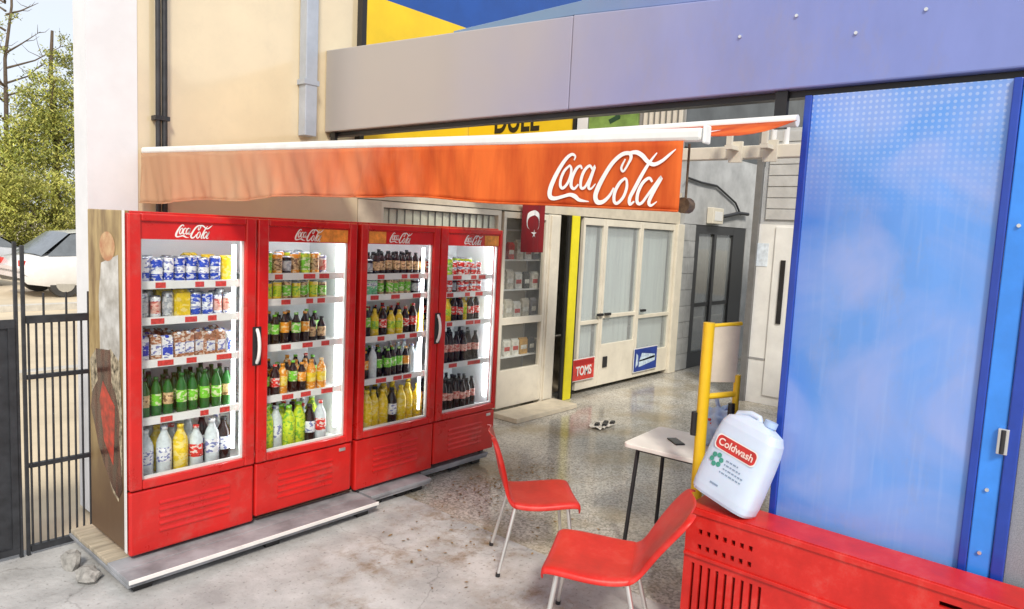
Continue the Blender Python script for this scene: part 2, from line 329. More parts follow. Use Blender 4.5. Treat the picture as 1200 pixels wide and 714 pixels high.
# ------------------------------------------------------------------ drinks coolers
GREYK = mat('caster rubber', (.05,.05,.05), .6)
ORANGE = mat('orange sticker print', (.75,.28,.04), .45, var=.35, scale=14)
TAGR = mat('red price card', (.6,.05,.04), .5, var=.3, scale=60)
SIDE = mat('golden cooler side print', (.28,.16,.05), .42, var=.35, scale=3.4, col2=(.52,.38,.17), stretch=(1,2.2,.6))
SIDEW = mat('pale splash print', (.50,.47,.42), .4, var=.3, scale=7, col2=(.68,.67,.64))
COLA = mat('dark cola glass print', (.06,.014,.007), .25, var=.8, scale=14, stretch=(1,1,.4), coat=.3)
COLAR = mat('red bottle print', (.42,.03,.015), .3, var=.5, scale=16)
ICE = mat('ice print', (.22,.15,.07), .4, var=.9, scale=26, col2=(.62,.52,.36))
def side_print():
    m = SIDE; nt = m.node_tree; p = nt.nodes['Principled BSDF']; base = p.inputs['Base Color'].links[0].from_socket
    tc = node(nt, 'TexCoord'); sx = node(nt, 'SeparateXYZ'); nt.links.new(tc.outputs['Object'], sx.inputs[0])
    no = node(nt, 'TexNoise'); no.inputs['Scale'].default_value = 3; no.inputs['Detail'].default_value = 5; nt.links.new(tc.outputs['Object'], no.inputs['Vector'])
    ad = node(nt, 'Math', operation='MULTIPLY_ADD'); ad.inputs[1].default_value = .7; nt.links.new(no.outputs[0], ad.inputs[0]); nt.links.new(sx.outputs[2], ad.inputs[2])
    mr = node(nt, 'MapRange'); mr.inputs[1].default_value = 1.3; mr.inputs[2].default_value = .65; nt.links.new(ad.outputs[0], mr.inputs[0])
    mx = node(nt, 'Mix', data_type='RGBA'); nt.links.new(mr.outputs[0], mx.inputs[0]); nt.links.new(base, mx.inputs[6]); mx.inputs[7].default_value = (.13,.075,.04,1); nt.links.new(mx.outputs[2], p.inputs['Base Color'])
side_print()
RUST = mat('scuffed grey sill', (.30,.25,.20), .7, var=.4, scale=9)
YF, YB = 4.16, 4.74
Z0, Z1 = .145, 2.11
def cooler(name, label, doors, handle_x, side_print, shelves, stickers, louvre):
    x0, x1 = doors[0][0], doors[-1][1]
    org = (x0, YF, .1)
    t = thing(name, label, 'drinks cooler', org)
    B = lambda b, nm, m, par=t, bev=0: local(b, org).build(nm, m, par, bev)
    b = MB(); w = .035
    b.box(x0, x0+w, YF+.05, YB, Z0, Z1, 1 if side_print else 0); b.box(x1-w, x1, YF+.05, YB, Z0, Z1, 0)
    b.box(x0+w, x1-w, YF+.05, YB, Z1-.05, Z1, 0); b.box(x0+w, x1-w, YB-.05, YB, Z0, Z1-.05, 0); b.box(x0+w, x1-w, YF+.05, YB-.05, Z0, .50, 0)
    body = B(b, 'body', [RED, SIDE], t, .006)
    # white liner: walls facing inwards, one bay for each door
    b = MB(); xi0, xi1 = x0+w+.002, x1-w-.002; yb = YB-.055; zi0, zi1 = .505, Z1-.055
    b.box(xi0, xi1, yb-.01, yb, zi0, zi1); b.box(xi0, xi0+.012, YF+.06, yb-.011, zi0, zi1); b.box(xi1-.012, xi1, YF+.06, yb-.011, zi0, zi1)
    b.box(xi0+.013, xi1-.013, YF+.06, yb-.011, zi0, zi0+.03); b.box(xi0+.013, xi1-.013, YF+.06, yb-.011, zi1-.04, zi1)
    B(b, 'liner', LINER)
    for di, (a, c, g0, g1) in enumerate(doors):
        # door leaf: frame, pane, header with script, handle
        zb, zt, zg0, zg1, zh = .515, 2.098, .565, 1.955, 2.055
        b = MB(); y0, y1 = YF-.012, YF+.044
        b.box(a+.006, g0, y0, y1, zb, zt); b.box(g1, c-.006, y0, y1, zb, zt); b.box(g0, g1, y0, y1, zb, zg0); b.box(g0, g1, y0, y1, zh, zt)
        dr = B(b, 'door', RED, t, .008)
        b = MB(); b.box(g0+.001, g1-.001, YF+.010, YF+.016, zg0+.001, zg1); B(b, 'glass_pane', GLASS, dr)
        b = MB(); gk = .014
        b.box(g0, g0+gk, YF+.018, YF+.04, zg0, zg1, 0); b.box(g1-gk, g1, YF+.018, YF+.04, zg0, zg1, 0); b.box(g0+gk, g1-gk, YF+.018, YF+.04, zg0, zg0+gk, 0); B(b, 'gasket', WHITE, dr)
        b = MB(); b.box(g0+.001, g1-.001, YF+.002, YF+.03, zg1+.001, zh-.001); hd = B(b, 'header_panel', RED, dr)
        cx = (g0+g1)/2-.01; cz = (zg1+zh)/2
        script_word(lambda u, v, d: (cx+u-org[0], YF+.001-d*1.2-org[1], cz+v-org[2]), .215, WHITE, dr, fat=1.25)
        if stickers[di]:
            s0, s1 = stickers[di]; b = MB(); b.box(g0+(g1-g0)*s0, g0+(g1-g0)*s1, YF-.001, YF+.0015, zg1+.006, zh-.008); B(b, 'promotion_sticker', ORANGE, dr)
        # bright light strip beside the opening, inside
        b = MB(); b.tube((g1-.03, YF+.085, .62), (g1-.03, YF+.085, 1.93), .012, n=8); b.tube((g0+.05, YF+.10, 2.0), (g1-.05, YF+.10, 2.0), .012, n=8); B(b, 'lamp_tube', LAMP)
        # lower panel with pressed louvres
        b = MB(); b.box(a+.006, c-.006, YF-.002, YF+.045, Z0+.004 if di else Z0-.02, .505)
        lp = B(b, 'lower_panel', RED, t, .012)
        for k in range(louvre):
            b = MB(); z = .23+k*.042; b.prism([(0,0),(.022,.004),(.022,.012),(0,.024)], lambda u, v, s_: (s_, YF-.0025-.006*(u/.022), z+v), a+.17, c-.17); B(b, 'louvre', RED, lp)
        # shelves with price rail and red cards
        for k, z in enumerate(shelves[di]):
            b = MB(); b.box(g0-.02, g1+.02, YF+.085, yb-.012, z-.012, z, 0); b.box(g0-.02, g1+.02, YF+.068, YF+.0845, z-.034, z+.012, 0)
            sh = B(b, 'shelf', WHITE)
            for q in (.2, .52, .74):
                xx = g0+(g1-g0)*(q+random.uniform(-.08,.08)); wq = random.uniform(.05,.1)
                b = MB(); b.box(xx, xx+wq, YF+.0655, YF+.0675, z-.028, z+.004); B(b, 'price_card', TAGR, sh)
    for hx in handle_x:
        b = MB(); pts = []
        for k in range(9):
            s_ = k/8; pts.append((hx, YF-.014-.034*math.sin(math.pi*s_)**.6, 1.18+.22*s_))
        b.path(pts, .011, 8); h = B(b, 'handle', WHITE)
        b = MB(); b.box(hx-.03, hx+.03, YF-.018, YF-.0125, 1.165, 1.415); B(b, 'handle_plate', DARK, h, .004)
    for fx in (x0+.08, (x0+x1)/2, x1-.08):
        for fy in (YF+.09, YB-.09):
            b = MB(); b.tube((fx-.018, fy, .132), (fx+.018, fy, .132), .031, n=12); b.box(fx-.026, fx+.026, fy-.012, fy+.012, .14, .185); B(b, 'caster', GREYK)
    b = MB(); b.obox((x1-.09, YF-.006, .47), (.026,0,0), (0,.005,0), (0,0,.012)); B(b, 'lock', ALU, t, .004)
    if side_print:
        # bottle, splash and disc printed on the cooler's end panel
        X = x0-.0008; SH = lambda u, v, d: (X-d-org[0], YF+.05+u*.53-org[1], v-org[2])   # u: 0 front .. 1 back
        def decal(nm, poly, m, d): bb = MB(); bb.add([SH(u, v, d) for u, v in poly], [tuple(range(len(poly)))]); return bb.build(nm, m, body)
        decal('splash_print', [(.12,1.86),(.60,1.80),(.68,1.60),(.66,1.30),(.72,1.12),(.50,1.02),(.20,1.10),(.10,1.3)], SIDEW, .0005)
        decal('disc_print', [(.42+.22*math.cos(i*math.pi/10), 1.90+.085*math.sin(i*math.pi/10)) for i in range(20)], mat('faded red disc', (.62,.24,.10), .45, var=.3, scale=12, col2=(.62,.42,.22)), .0010)
        decal('ice_print', [(.97,1.20),(.80,1.27),(.60,1.25),(.35,1.31),(.10,1.25),(.05,.95),(.05,.62),(.16,.42),(.34,.46),(.55,.62),(.78,.80),(.92,1.0)], ICE, .0015)
        bp = [(.36,1.28),(.70,1.26),(.66,1.08),(.80,1.0),(.84,.90),(.74,.80),(.66,.70),(.52,.60),(.34,.50),(.20,.46),(.12,.52),(.14,.66),(.18,.80),(.16,.92),(.24,1.04),(.34,1.1)]
        bp = [(.47+(u-.45)*1.25, .87+(v-.87)*1.05) for u, v in bp]
        decal('bottle_print', bp, COLA, .0020)
        decal('bottle_label_print', [(.24,.98),(.58,1.10),(.68,.98),(.56,.74),(.30,.62),(.26,.80)], COLAR, .0025)
        b = MB(); b.box(x0-.004, x0-.0005, YF+.02, YF+.05, Z0, Z1); B(b, 'edge_trim', WHITE)
    return t
DA = [(1.565,2.337,1.64,2.262), (2.337,3.108,2.418,3.04)]
DB = [(3.132,3.915,3.2,3.848), (3.915,4.66,4.0,4.622)]
SHA = [(1.70,1.49,1.24,.90), (1.735,1.565,1.26,.915)]
SHB = [(1.72,1.565,1.25,.925), (1.70,1.555,1.31,.955)]
cooler('drinks_cooler', 'red two door glass drinks cooler with bottle printed on its end, beside the gate', DA, [2.337], True, SHA, [None, (.58,.98)], 5)
cooler('drinks_cooler', 'red two door glass drinks cooler standing between another cooler and the shop door', DB, [3.905], False, SHB, [(.02,.26), (.70,.98)], 5)

# ---- bottles, cans and cartons inside the coolers: one mesh for each kind, every piece an object
def lm(nm, c, rough=.25, **k): return mat(nm, c, rough, var=k.pop('var', .15), scale=k.pop('scale', 30), **k)
def printed(m, ink, amt=.8, scale=38):
    nt = m.node_tree; p = nt.nodes['Principled BSDF']; base = p.inputs['Base Color'].links[0].from_socket
    oi = node(nt, 'ObjectInfo'); tc = node(nt, 'TexCoord'); mp = node(nt, 'Mapping'); mp.inputs['Scale'].default_value = (1,1,1.7); nt.links.new(tc.outputs['Object'], mp.inputs[0]); nt.links.new(oi.outputs['Location'], mp.inputs['Location'])
    no = node(nt, 'TexNoise'); no.inputs['Scale'].default_value = scale; no.inputs['Detail'].default_value = 1; nt.links.new(mp.outputs[0], no.inputs['Vector'])
    mr = node(nt, 'MapRange'); mr.inputs[1].default_value = .54; mr.inputs[2].default_value = .58; mr.inputs[4].default_value = amt; nt.links.new(no.outputs[0], mr.inputs[0])
    mx = node(nt, 'Mix', data_type='RGBA'); nt.links.new(mr.outputs[0], mx.inputs[0]); nt.links.new(base, mx.inputs[6]); mx.inputs[7].default_value = (*ink, 1); nt.links.new(mx.outputs[2], p.inputs['Base Color']); return m
C_ = dict(blue=lm('blue can', (.02,.06,.45)), white=lm('white wrap', (.75,.76,.78)), silver=lm('silver can', (.62,.64,.66), metal=.5), yellow=lm('yellow drink', (.78,.55,.02)), lime=lm('lime drink', (.55,.66,.03)),
  brown=lm('brown carton', (.33,.14,.07), var=.5), tan=lm('tan label', (.62,.42,.22), var=.4), green=lm('green glass', (.02,.12,.02), .12), leaf=lm('bright green label', (.18,.55,.04)), cola=lm('cola', (.022,.008,.006), .12),
  redl=lm('red label', (.62,.03,.02), var=.3), clear=lm('clear bottle', (.62,.68,.70), .12), orange=lm('orange drink', (.80,.30,.02)), mint=lm('mint label', (.20,.62,.32)), black=DARK, pink=lm('pink label', (.70,.40,.33), var=.3), grey=lm('grey label', (.35,.37,.4), var=.4))
for k_, ink in dict(blue=(.7,.72,.75), white=(.05,.08,.35), silver=(.12,.13,.2), brown=(.7,.6,.5), tan=(.12,.05,.02), leaf=(.75,.75,.5), redl=(.8,.76,.7), pink=(.5,.04,.03), mint=(.75,.8,.75), grey=(.6,.6,.6), orange=(.85,.7,.4), lime=(.12,.4,.04)).items(): printed(C_[k_], ink)
printed(C_['yellow'], (.85,.72,.3), .6, 24)
def bottle(nm, r, h, body, label, cap, l0=.28, l1=.58):
    p = [(0,0),(r*.86,0),(r,h*.03),(r,h*l0),(r*1.012,h*l0+.001),(r*1.012,h*l1),(r,h*l1+.001),(r,h*.66),(r*.86,h*.74),(r*.48,h*.86),(r*.40,h*.93),(r*.46,h*.932),(r*.46,h),(0,h)]
    b = MB(); b.lathe(p, 12, [0,0,0,0,1,0,0,0,0,0,2,2,2]); return b.mesh(nm, [C_[body], C_[label], C_[cap]])
def can(nm, r, h, body, label, l0=.2, l1=.75):
    p = [(0,0),(r*.78,0),(r,h*.05),(r,h*l0),(r,h*l1),(r,h*.93),(r*.82,h),(r*.76,h*.985),(0,h*.985)]
    b = MB(); b.lathe(p, 12, [3,3,0,1,0,0,3,3] if False else [2,2,0,1,0,2,2,2]); return b.mesh(nm, [C_[body], C_[label], C_['silver']])
def carton(nm, w, d, h, body, label):
    b = MB(); b.box(-w/2, w/2, -d/2, d/2, 0, h*.88, 0); b.add([(-w/2,-d/2,h*.88),(w/2,-d/2,h*.88),(w/2,d/2,h*.88),(-w/2,d/2,h*.88),(-w/2,0,h),(w/2,0,h)], [(0,1,5,4),(2,3,4,5),(1,2,5),(3,0,4)], 0)
    b.box(-w*.47, w*.47, -d/2-.0012, -d/2-.0002, h*.2, h*.62, 1); b.tube((0,-d*.2,h*.9),(0,-d*.3,h*.98),.012,n=8,mi=1); return b.mesh(nm, [C_[body], C_[label]])
KIND = {  # mesh, step, description, category
 'bcan': (can('can', .033, .15, 'blue', 'white', .35, .6), .078, 'blue and white drink can', 'can'), 'wcan': (can('can', .033, .15, 'white', 'blue', .1, .4), .078, 'white drink can with blue foot', 'can'),
 'scan': (can('can', .033, .15, 'silver', 'grey'), .078, 'silver and grey drink can', 'can'), 'ybox': (carton('carton', .085, .07, .17, 'yellow', 'yellow'), .095, 'yellow juice carton', 'carton'),
 'pcan': (can('can', .03, .14, 'white', 'pink'), .075, 'white drink can with pink band', 'can'),
 'brow': (carton('carton', .06, .06, .16, 'brown', 'white'), .07, 'brown milk drink carton', 'carton'), 'wbox': (carton('carton', .06, .06, .15, 'white', 'blue'), .072, 'white milk carton with blue band', 'carton'),
 'gbot': (bottle('bottle', .031, .245, 'green', 'leaf', 'green'), .076, 'dark green glass bottle with green label', 'bottle'), 'gtan': (bottle('bottle', .031, .245, 'green', 'tan', 'black'), .076, 'dark green glass bottle with tan label', 'bottle'),
 'wbig': (bottle('bottle', .044, .29, 'clear', 'white', 'white'), .1, 'large clear bottle with white label', 'bottle'), 'ybig': (bottle('bottle', .044, .30, 'yellow', 'yellow', 'yellow'), .1, 'large bottle of yellow drink', 'bottle'),
 'lbig': (bottle('bottle', .046, .30, 'lime', 'lime', 'leaf'), .104, 'large bottle of lime yellow drink', 'bottle'), 'rbig': (bottle('bottle', .042, .28, 'clear', 'redl', 'redl'), .096, 'large clear bottle with red label', 'bottle'),
 'kbig': (bottle('bottle', .042, .28, 'cola', 'white', 'black'), .096, 'large dark bottle with white label', 'bottle'), 'lcan': (can('can', .033, .15, 'lime', 'leaf'), .078, 'lime green drink can', 'can'),
 'rcan': (can('can', .033, .12, 'redl', 'white', .45, .6), .078, 'red drink can with white band', 'can'), 'kcan': (can('can', .033, .12, 'cola', 'grey'), .078, 'black drink can with grey band', 'can'),
 'ocan': (can('can', .033, .15, 'orange', 'tan'), .078, 'orange drink can', 'can'), 'ycan': (can('can', .030, .125, 'yellow', 'lime'), .072, 'small yellow drink can', 'can'), 'tcan': (can('can', .030, .125, 'tan', 'leaf'), .072, 'small tan and green drink can', 'can'),
 'kgrn': (bottle('bottle', .031, .215, 'cola', 'leaf', 'leaf', .35, .68), .075, 'dark soda bottle with bright green label', 'bottle'), 'kora': (bottle('bottle', .031, .215, 'cola', 'orange', 'orange', .35, .68), .075, 'dark soda bottle with orange label', 'bottle'),
 'kred': (bottle('bottle', .032, .225, 'cola', 'redl', 'redl'), .078, 'dark cola bottle with red label', 'bottle'), 'kpnk': (bottle('bottle', .034, .27, 'cola', 'pink', 'black', .36, .60), .082, 'tall dark cola bottle with pale red label', 'bottle'),
 'obot': (bottle('bottle', .034, .22, 'orange', 'yellow', 'orange'), .082, 'bottle of orange drink', 'bottle'), 'ybot': (bottle('bottle', .033, .20, 'yellow', 'lime', 'yellow'), .08, 'bottle of yellow drink', 'bottle'),
 'mcan': (can('can', .032, .125, 'mint', 'white', .6, .8), .075, 'mint green drink can', 'can'), 'cbot': (bottle('bottle', .033, .24, 'clear', 'clear', 'white'), .08, 'clear water bottle', 'bottle'), 'ktan': (bottle('bottle', .030, .175, 'cola', 'tan', 'black', .2, .6), .072, 'small dark bottle with tan label', 'bottle'),
}
def sh(*a):
    out = []
    for k, n in a: out += [k]*n
    return out
PLAN = [
 [sh(('wcan',1),('bcan',2),('wcan',1),('bcan',3),('ybox',1)), sh(('scan',1),('pcan',1),('scan',1),('bcan',1),('pcan',2),('ybox',1)), sh(('wbox',1),('brow',5),('wbox',2)), sh(('gbot',2),('gtan',1),('gbot',1),('gtan',1),('gbot',2),('gtan',1)), sh(('wbig',2),('ybig',1),('rbig',1),('kbig',1),('wbig',1))],
 [sh(('lcan',2),('kcan',1),('pcan',1),('ocan',3)), sh(('ycan',3),('tcan',2),('ycan',1),('tcan',1)), sh(('kora',1),('kgrn',3),('kora',1),('ktan',2)), sh(('kgrn',2),('kora',1),('kred',1),('obot',3)), sh(('lbig',2),('kbig',1),('wbig',1),('rbig',1))],
 [sh(('kcan',1),('ktan',6)), sh(('mcan',2),('tcan',4),('kcan',1)), sh(('kgrn',1),('ybot',3),('kred',3)), sh(('kora',2),('kgrn',3),('cbot',2)), sh(('ybig',5),('kbig',1))],
 [sh(('lcan',1),('rcan',5)), sh(('kcan',2),('rcan',4)), sh(('ybot',2),('kred',4)), sh(('kpnk',6)), sh(('kpnk',6))],
]
ORD = ['first', 'second', 'third', 'fourth']; LEV = ['top shelf', 'second shelf', 'middle shelf', 'fourth shelf', 'floor']
for di, (a, c, g0, g1) in enumerate(DA+DB):
    zs = list((SHA+SHB)[di]) + [.5355]
    for li, seq in enumerate(PLAN[di]):
        avail = (g1-g0)-(.12 if di in (1, 3) else .04)
        seq = list(seq); tot = lambda: sum(KIND[k][1] for k in seq)*.93
        while tot() < avail-.035: q_ = random.randrange(len(seq)); seq.insert(q_, seq[q_])
        for q_ in range(len(seq)//3): i_, j_ = random.randrange(len(seq)), random.randrange(len(seq)); seq[i_], seq[j_] = seq[j_], seq[i_]
        s_ = avail/sum(KIND[k][1] for k in seq)
        lo = (.045 if di != 2 else .09)
        base_seq = seq
        for row in range(3):
            x = g0+lo-.02
            seq = base_seq if row == 0 else base_seq[row:]+base_seq[:row]
            for k in seq:
                me, st, desc, cat = KIND[k]; x += st*s_/2
                if row and random.random() < .12*row: x += st*s_/2; continue
                o = link(cat, me); o.location = (x+random.uniform(-.003,.003), YF+.125+row*.10+random.uniform(-.016,.016), zs[li]+.0006)
                o.scale = (1, 1, random.uniform(.93, 1.05))
                o.rotation_euler.z = random.uniform(-.25,.25) if cat == 'carton' else random.uniform(0,6)
                lab = '%s %s, %s behind %s cooler door from gate' % (desc, ['in front row','in middle row','in back row'][row], LEV[li], ORD[di])
                tag(o, lab if len(lab.split()) <= 16 else '%s, %s %s, %s door from gate' % (desc, LEV[li], ['front row','middle row','back row'][row], ORD[di]), cat, '%ss on the %s behind the %s cooler door' % (cat, LEV[li], ORD[di]))
                x += st*s_/2

# ------------------------------------------------------------------ platform under the coolers
BOARD = mat('weathered board', (.42,.36,.27), .75, var=.3, scale=3, stretch=(1,9,1), bump=.2)
SLAB = mat('grey sheet', (.27,.28,.30), .6, var=.35, scale=4)
def platform(label, x0, x1, y0, y1, z0, nb, edge):
    t = thing('platform', label, 'platform', (x0, y0, 0))
    B = lambda b, nm, m, bev=.003: local(b, (x0, y0, 0)).build(nm, m, t, bev)
    for k in range(nb):
        a = y0+(y1-y0)*k/nb; c = y0+(y1-y0)*(k+1)/nb-.006
        B(MB().box(x0+random.uniform(0,.012), x1, a, c, .076, .1), 'plank', SLAB if k < 2 else BOARD)
    B(MB().box(x0, x1, y0+.012, y1, z0, .074), 'base_sheet', SLAB)
    if edge: B(MB().box(x0, x1, y0-.012, y0-.002, .080, .104), 'edge_strip', WHITE)
    for x in (x0+.05, (x0+x1)/2, x1-.14):
        for y in (y0+.06, y1-.14): B(MB().box(x, x+.1, y, y+.09, 0, z0-.001), 'block', DARK)
platform('low grey platform with white edge strip under the cooler beside the gate', 1.475, 3.18, 3.93, 4.86, .052, 6, True)
platform('short low grey platform in front of the cooler nearest the shop door', 3.20, 3.80, 4.04, 4.84, .052, 5, False)
platform('low plank support tucked under the far end of the cooler by the shop door', 3.82, 4.64, 4.20, 4.84, .052, 4, False)
ROCK = mat('broken concrete', (.33,.32,.30), .9, var=.3, scale=20, bump=.6, bscale=30)
def rock(loc, s, label):
    import bmesh
    bm = bmesh.new(); bmesh.ops.create_icosphere(bm, subdivisions=2, radius=1)
    for v in bm.verts: v.co *= 1+random.uniform(-.22,.22); v.co.x *= s[0]; v.co.y *= s[1]; v.co.z = max(v.co.z, -.5)*s[2]
    me = bpy.data.meshes.new('concrete_lump'); bm.to_mesh(me); bm.free(); me.materials.append(ROCK)
    o = link('concrete_lump', me); o.location = (loc[0], loc[1], s[2]*.5); return tag(o, label, 'rubble')
rock((1.40,4.30,0), (.06,.09,.05), 'broken concrete lump beside the platform end'); rock((1.38,4.52,0), (.05,.06,.07), 'taller concrete lump between platform end and gate')

# ------------------------------------------------------------------ cream wall, pipes
CREAM = cream_panel()
CREAM2 = mat('cream plaster', (.66,.56,.40), .7, var=.08, scale=1.5)
PALE = mat('pale render', (.72,.73,.76), .7, var=.06, scale=2)
wt = thing('wall', 'polished cream wall behind and above the drinks coolers', 'wall', (1.75, FY, 0))
W = lambda b, nm, m, par=wt, bev=0: local(b, (1.75, FY, 0)).build(nm, m, par, bev)
W(MB().box(1.75, 3.93, FY, FY+.22, 0, 6.2), 'wall_panel', CREAM)
W(MB().box(1.742, 2.06, FY-.006, FY+.226, 0, 6.2), 'corner_trim', PALE)
def pipe(x, label):
    t = thing('drain_pipe', label, 'pipe', (x, FY-.05, 0))
    MB().tube((-.022,0,.02), (-.022,0,6.1), .017, n=10).build('tube', STEELK, t); MB().tube((.022,0,.02), (.022,0,6.1), .019, n=10).build('tube', STEELK, t)
    for z in (1.2, 2.75, 4.6): MB().box(-.05,.05,-.024,.048,z,z+.03).build('clip', STEELK, t)
pipe(px(189,80,'y',FY-.05).x, 'pair of thin dark pipes running up the cream wall')
t = thing('downspout', 'square grey blue downspout on the cream wall beside the fascia', 'downspout', (px(362,80,'y',FY-.06).x, FY-.055, 0))
SPOUT = mat('grey blue sheet', (.40,.45,.53), .35, var=.08, metal=.2)
MB().box(-.055,.055,-.05,.05,px(362,160,'y',FY-.06).z,6.1).build('shaft', SPOUT, t, .006)
for z in (3.2, 4.6): MB().box(-.07,.07,-.056,.054,z,z+.04).build('clip', SPOUT, t)

# ------------------------------------------------------------------ shop building
XF = lambda x, y=350: px(x, y, 'y', FY).x
FRAME = mat('cream window frame', (.74,.69,.57), .45, var=.06, scale=4, dirt=.25)
FASC = mat('beige fascia', (.62,.56,.44), .6, var=.1)
YEL = mat('yellow sign board', (.80,.55,.015), .45, var=.08, scale=2)
BLUEB = mat('blue sign board', (.01,.07,.32), .4, var=.12, scale=2)
BLIND = mat('pale blind fabric', (.78,.77,.64), .8, var=.08)
ROOM = mat('shop interior wall', (.45,.43,.38), .8)
sp = thing('shop_building', 'single storey shop with cream framed glass doors behind the coolers', 'building', (3.94, FY, 0))
S = lambda b, nm, m, par=sp, bev=0: local(b, (3.94, FY, 0)).build(nm, m, par, bev)
x_a, x_w0, x_w1 = 3.94, XF(447, 250), XF(588, 300)
x_p0, x_p1 = XF(655), XF(678)
x_end = XF(792)
# shell
b = MB(); b.box(x_a, 24, FY+3.5, FY+3.6, 0, 4.9); b.box(x_a, 24, FY+.2, FY+3.5, 2.62, 2.72); b.box(x_a, x_a+.1, FY+.2, FY+3.5, 0, 2.62); S(b, 'interior_wall', ROOM)
b = MB(); b.box(x_a, x_end, FY+.02, FY+.19, 2.325, 2.80); S(b, 'fascia', FASC)
S(MB().box(x_a, x_w0, FY, FY+.18, 0, 2.318), 'wall_pier', FASC)
S(MB().box(x_w0+.002, x_w1, FY+.02, FY+.17, 0, 1.0), 'wall_below_window', FASC)
# blind window behind the coolers
wn = S(MB().box(x_w0, x_w1, FY+.03, FY+.09, 1.0, 1.06).box(x_w0, x_w1, FY+.03, FY+.09, 2.26, 2.318).box(x_w0, x_w0+.05, FY+.03, FY+.09, 1.06, 2.26).box(x_w1-.05, x_w1, FY+.03, FY+.09, 1.06, 2.26), 'window', FRAME)
S(MB().box(x_w0+.051, x_w1-.051, FY+.05, FY+.056, 1.062, 2.258), 'pane', PANE2, wn)
nb = 16
for k in range(nb):
    x = x_w0+.05+(x_w1-x_w0-.1)*k/nb; S(MB().obox((x+.05, FY+.078, 1.66), (.048,.012*random.uniform(.4,1.3),0), (0,.0015,0), (0,0,.59)), 'blind_slat', BLIND, wn)
# glazed door next to the coolers
def leaf(xl, xr, rails, nm='door', stile=.045, sill=0.06, top=2.31, pane=None):
    b = MB(); b.box(xl, xl+stile, FY+.02, FY+.08, sill, top); b.box(xr-stile, xr, FY+.02, FY+.08, sill, top)
    for z0, z1 in rails: b.box(xl+stile, xr-stile, FY+.022, FY+.078, z0, z1)
    d = S(b, nm, FRAME, sp, .004)
    zz = sorted(rails)
    for (a0, a1), (b0, b1) in zip(zz, zz[1:]):
        if b0-a1 > .05: S(MB().box(xl+stile, xr-stile, FY+.047, FY+.053, a1, b0), 'pane', pane or PANE, d)
    return d
xd0, xd1 = XF(586, 400), XF(640)
zlo = px(610, 432, 'y', FY).z; zmid0 = px(610, 380, 'y', FY).z; zmid1 = px(610, 372, 'y', FY).z
leaf(xd0, xd1, [(.06, zlo), (zmid0, zmid1), (2.24, 2.31)], pane=PANE2)
S(MB().box(xd1+.004, x_p0-.02, FY+.015, FY+.12, 0, 2.316), 'door_post', FRAME, sp, .004)
S(MB().box(xd1+.004+.03, x_p0-.07, FY-.005, FY+.014, .05, 2.3), 'cover_strip', FRAME, sp, .004)
# doors past the yellow post
cuts = [XF(681), XF(707), XF(749), XF(788)]
zr = px(690, 390, 'y', FY).z
for i, (a, c) in enumerate(zip(cuts, cuts[1:])):
    rails = [(.06, .42), (.92, .97), (2.22, 2.31)] if i != 1 else [(.06, .62), (.98, 1.03), (2.22, 2.31)]
    d = leaf(a+.004, c-.004, rails, 'door')
    hz = 1.02; xh = c-.09 if i == 0 else a+.09
    S(MB().box(xh-.02, xh+.10, FY-.02, FY+.019, hz, hz+.035), 'handle', DARK, d, .004)
    if i == 1: S(MB().box(a+.1, a+.2, FY+.004, FY+.019, .30, .45), 'floor_bolt', DARK, d, .004)
    S(MB().box(a+.04, c-.04, FY+.14, FY+.146, .1, 2.2), 'curtain', mat('pale curtain', (.80,.81,.80), .9, var=.12, scale=3, stretch=(6,1,.3)), d)
S(MB().box(cuts[-1]+.002, x_end+.10, FY-.02, FY+.14, 0, 2.32), 'door_post', FRAME, sp, .006)
# signs along the top
zy0, zy1 = 2.802, px(435, 0, 'y', FY).z+.02; xy0, xy1 = XF(424, 40), XF(745, 140)
ys = S(MB().box(xy0, xy1, FY-.06, FY+.02, zy0, zy1), 'sign_board', YEL)
S(MB().box(xy0-.05, xy0-.002, FY-.07, FY+.03, zy0, zy1+.9), 'sign_edge', BLACK)
S(MB().box(xy0, xy1, FY-.05, FY+.02, zy1+.002, zy1+.9), 'upper_band', BLUEB)
g3 = xy1+.06
GREYW = mat('grey render', (.44,.45,.45), .8, var=.2, scale=2, bump=.2); DGREY = mat('dark slate wall', (.10,.11,.115), .7, var=.2, scale=2)
S(MB().box(g3+.002, 24, FY, FY+.2, 3.5, 7.5), 'upper_wall', DGREY); 
S(MB().box(x_end+.11, 24, FY+.003, FY+.2, 2.34, 3.498), 'upper_wall', GREYW)
# tiled grey pier beyond the doors
pr0, pr1 = x_end+.102, XF(806, 400)
TILE = mat('grey pier tile', (.40,.41,.41), .5, var=.15, scale=5)
S(MB().box(pr0, pr1, FY+.012, FY+.2, 0, 2.338), 'pier', GREYW)
nr = 9
for r_ in range(nr):
    for c in range(2):
        w = (pr1-pr0)/2; z = .01+r_*2.32/nr
        S(MB().box(pr0+c*w+.004, pr0+(c+1)*w-.004, FY-.006*random.random()-.002, FY+.0115, z+.004, z+2.32/nr-.004), 'tile', TILE, None or sp, .002)
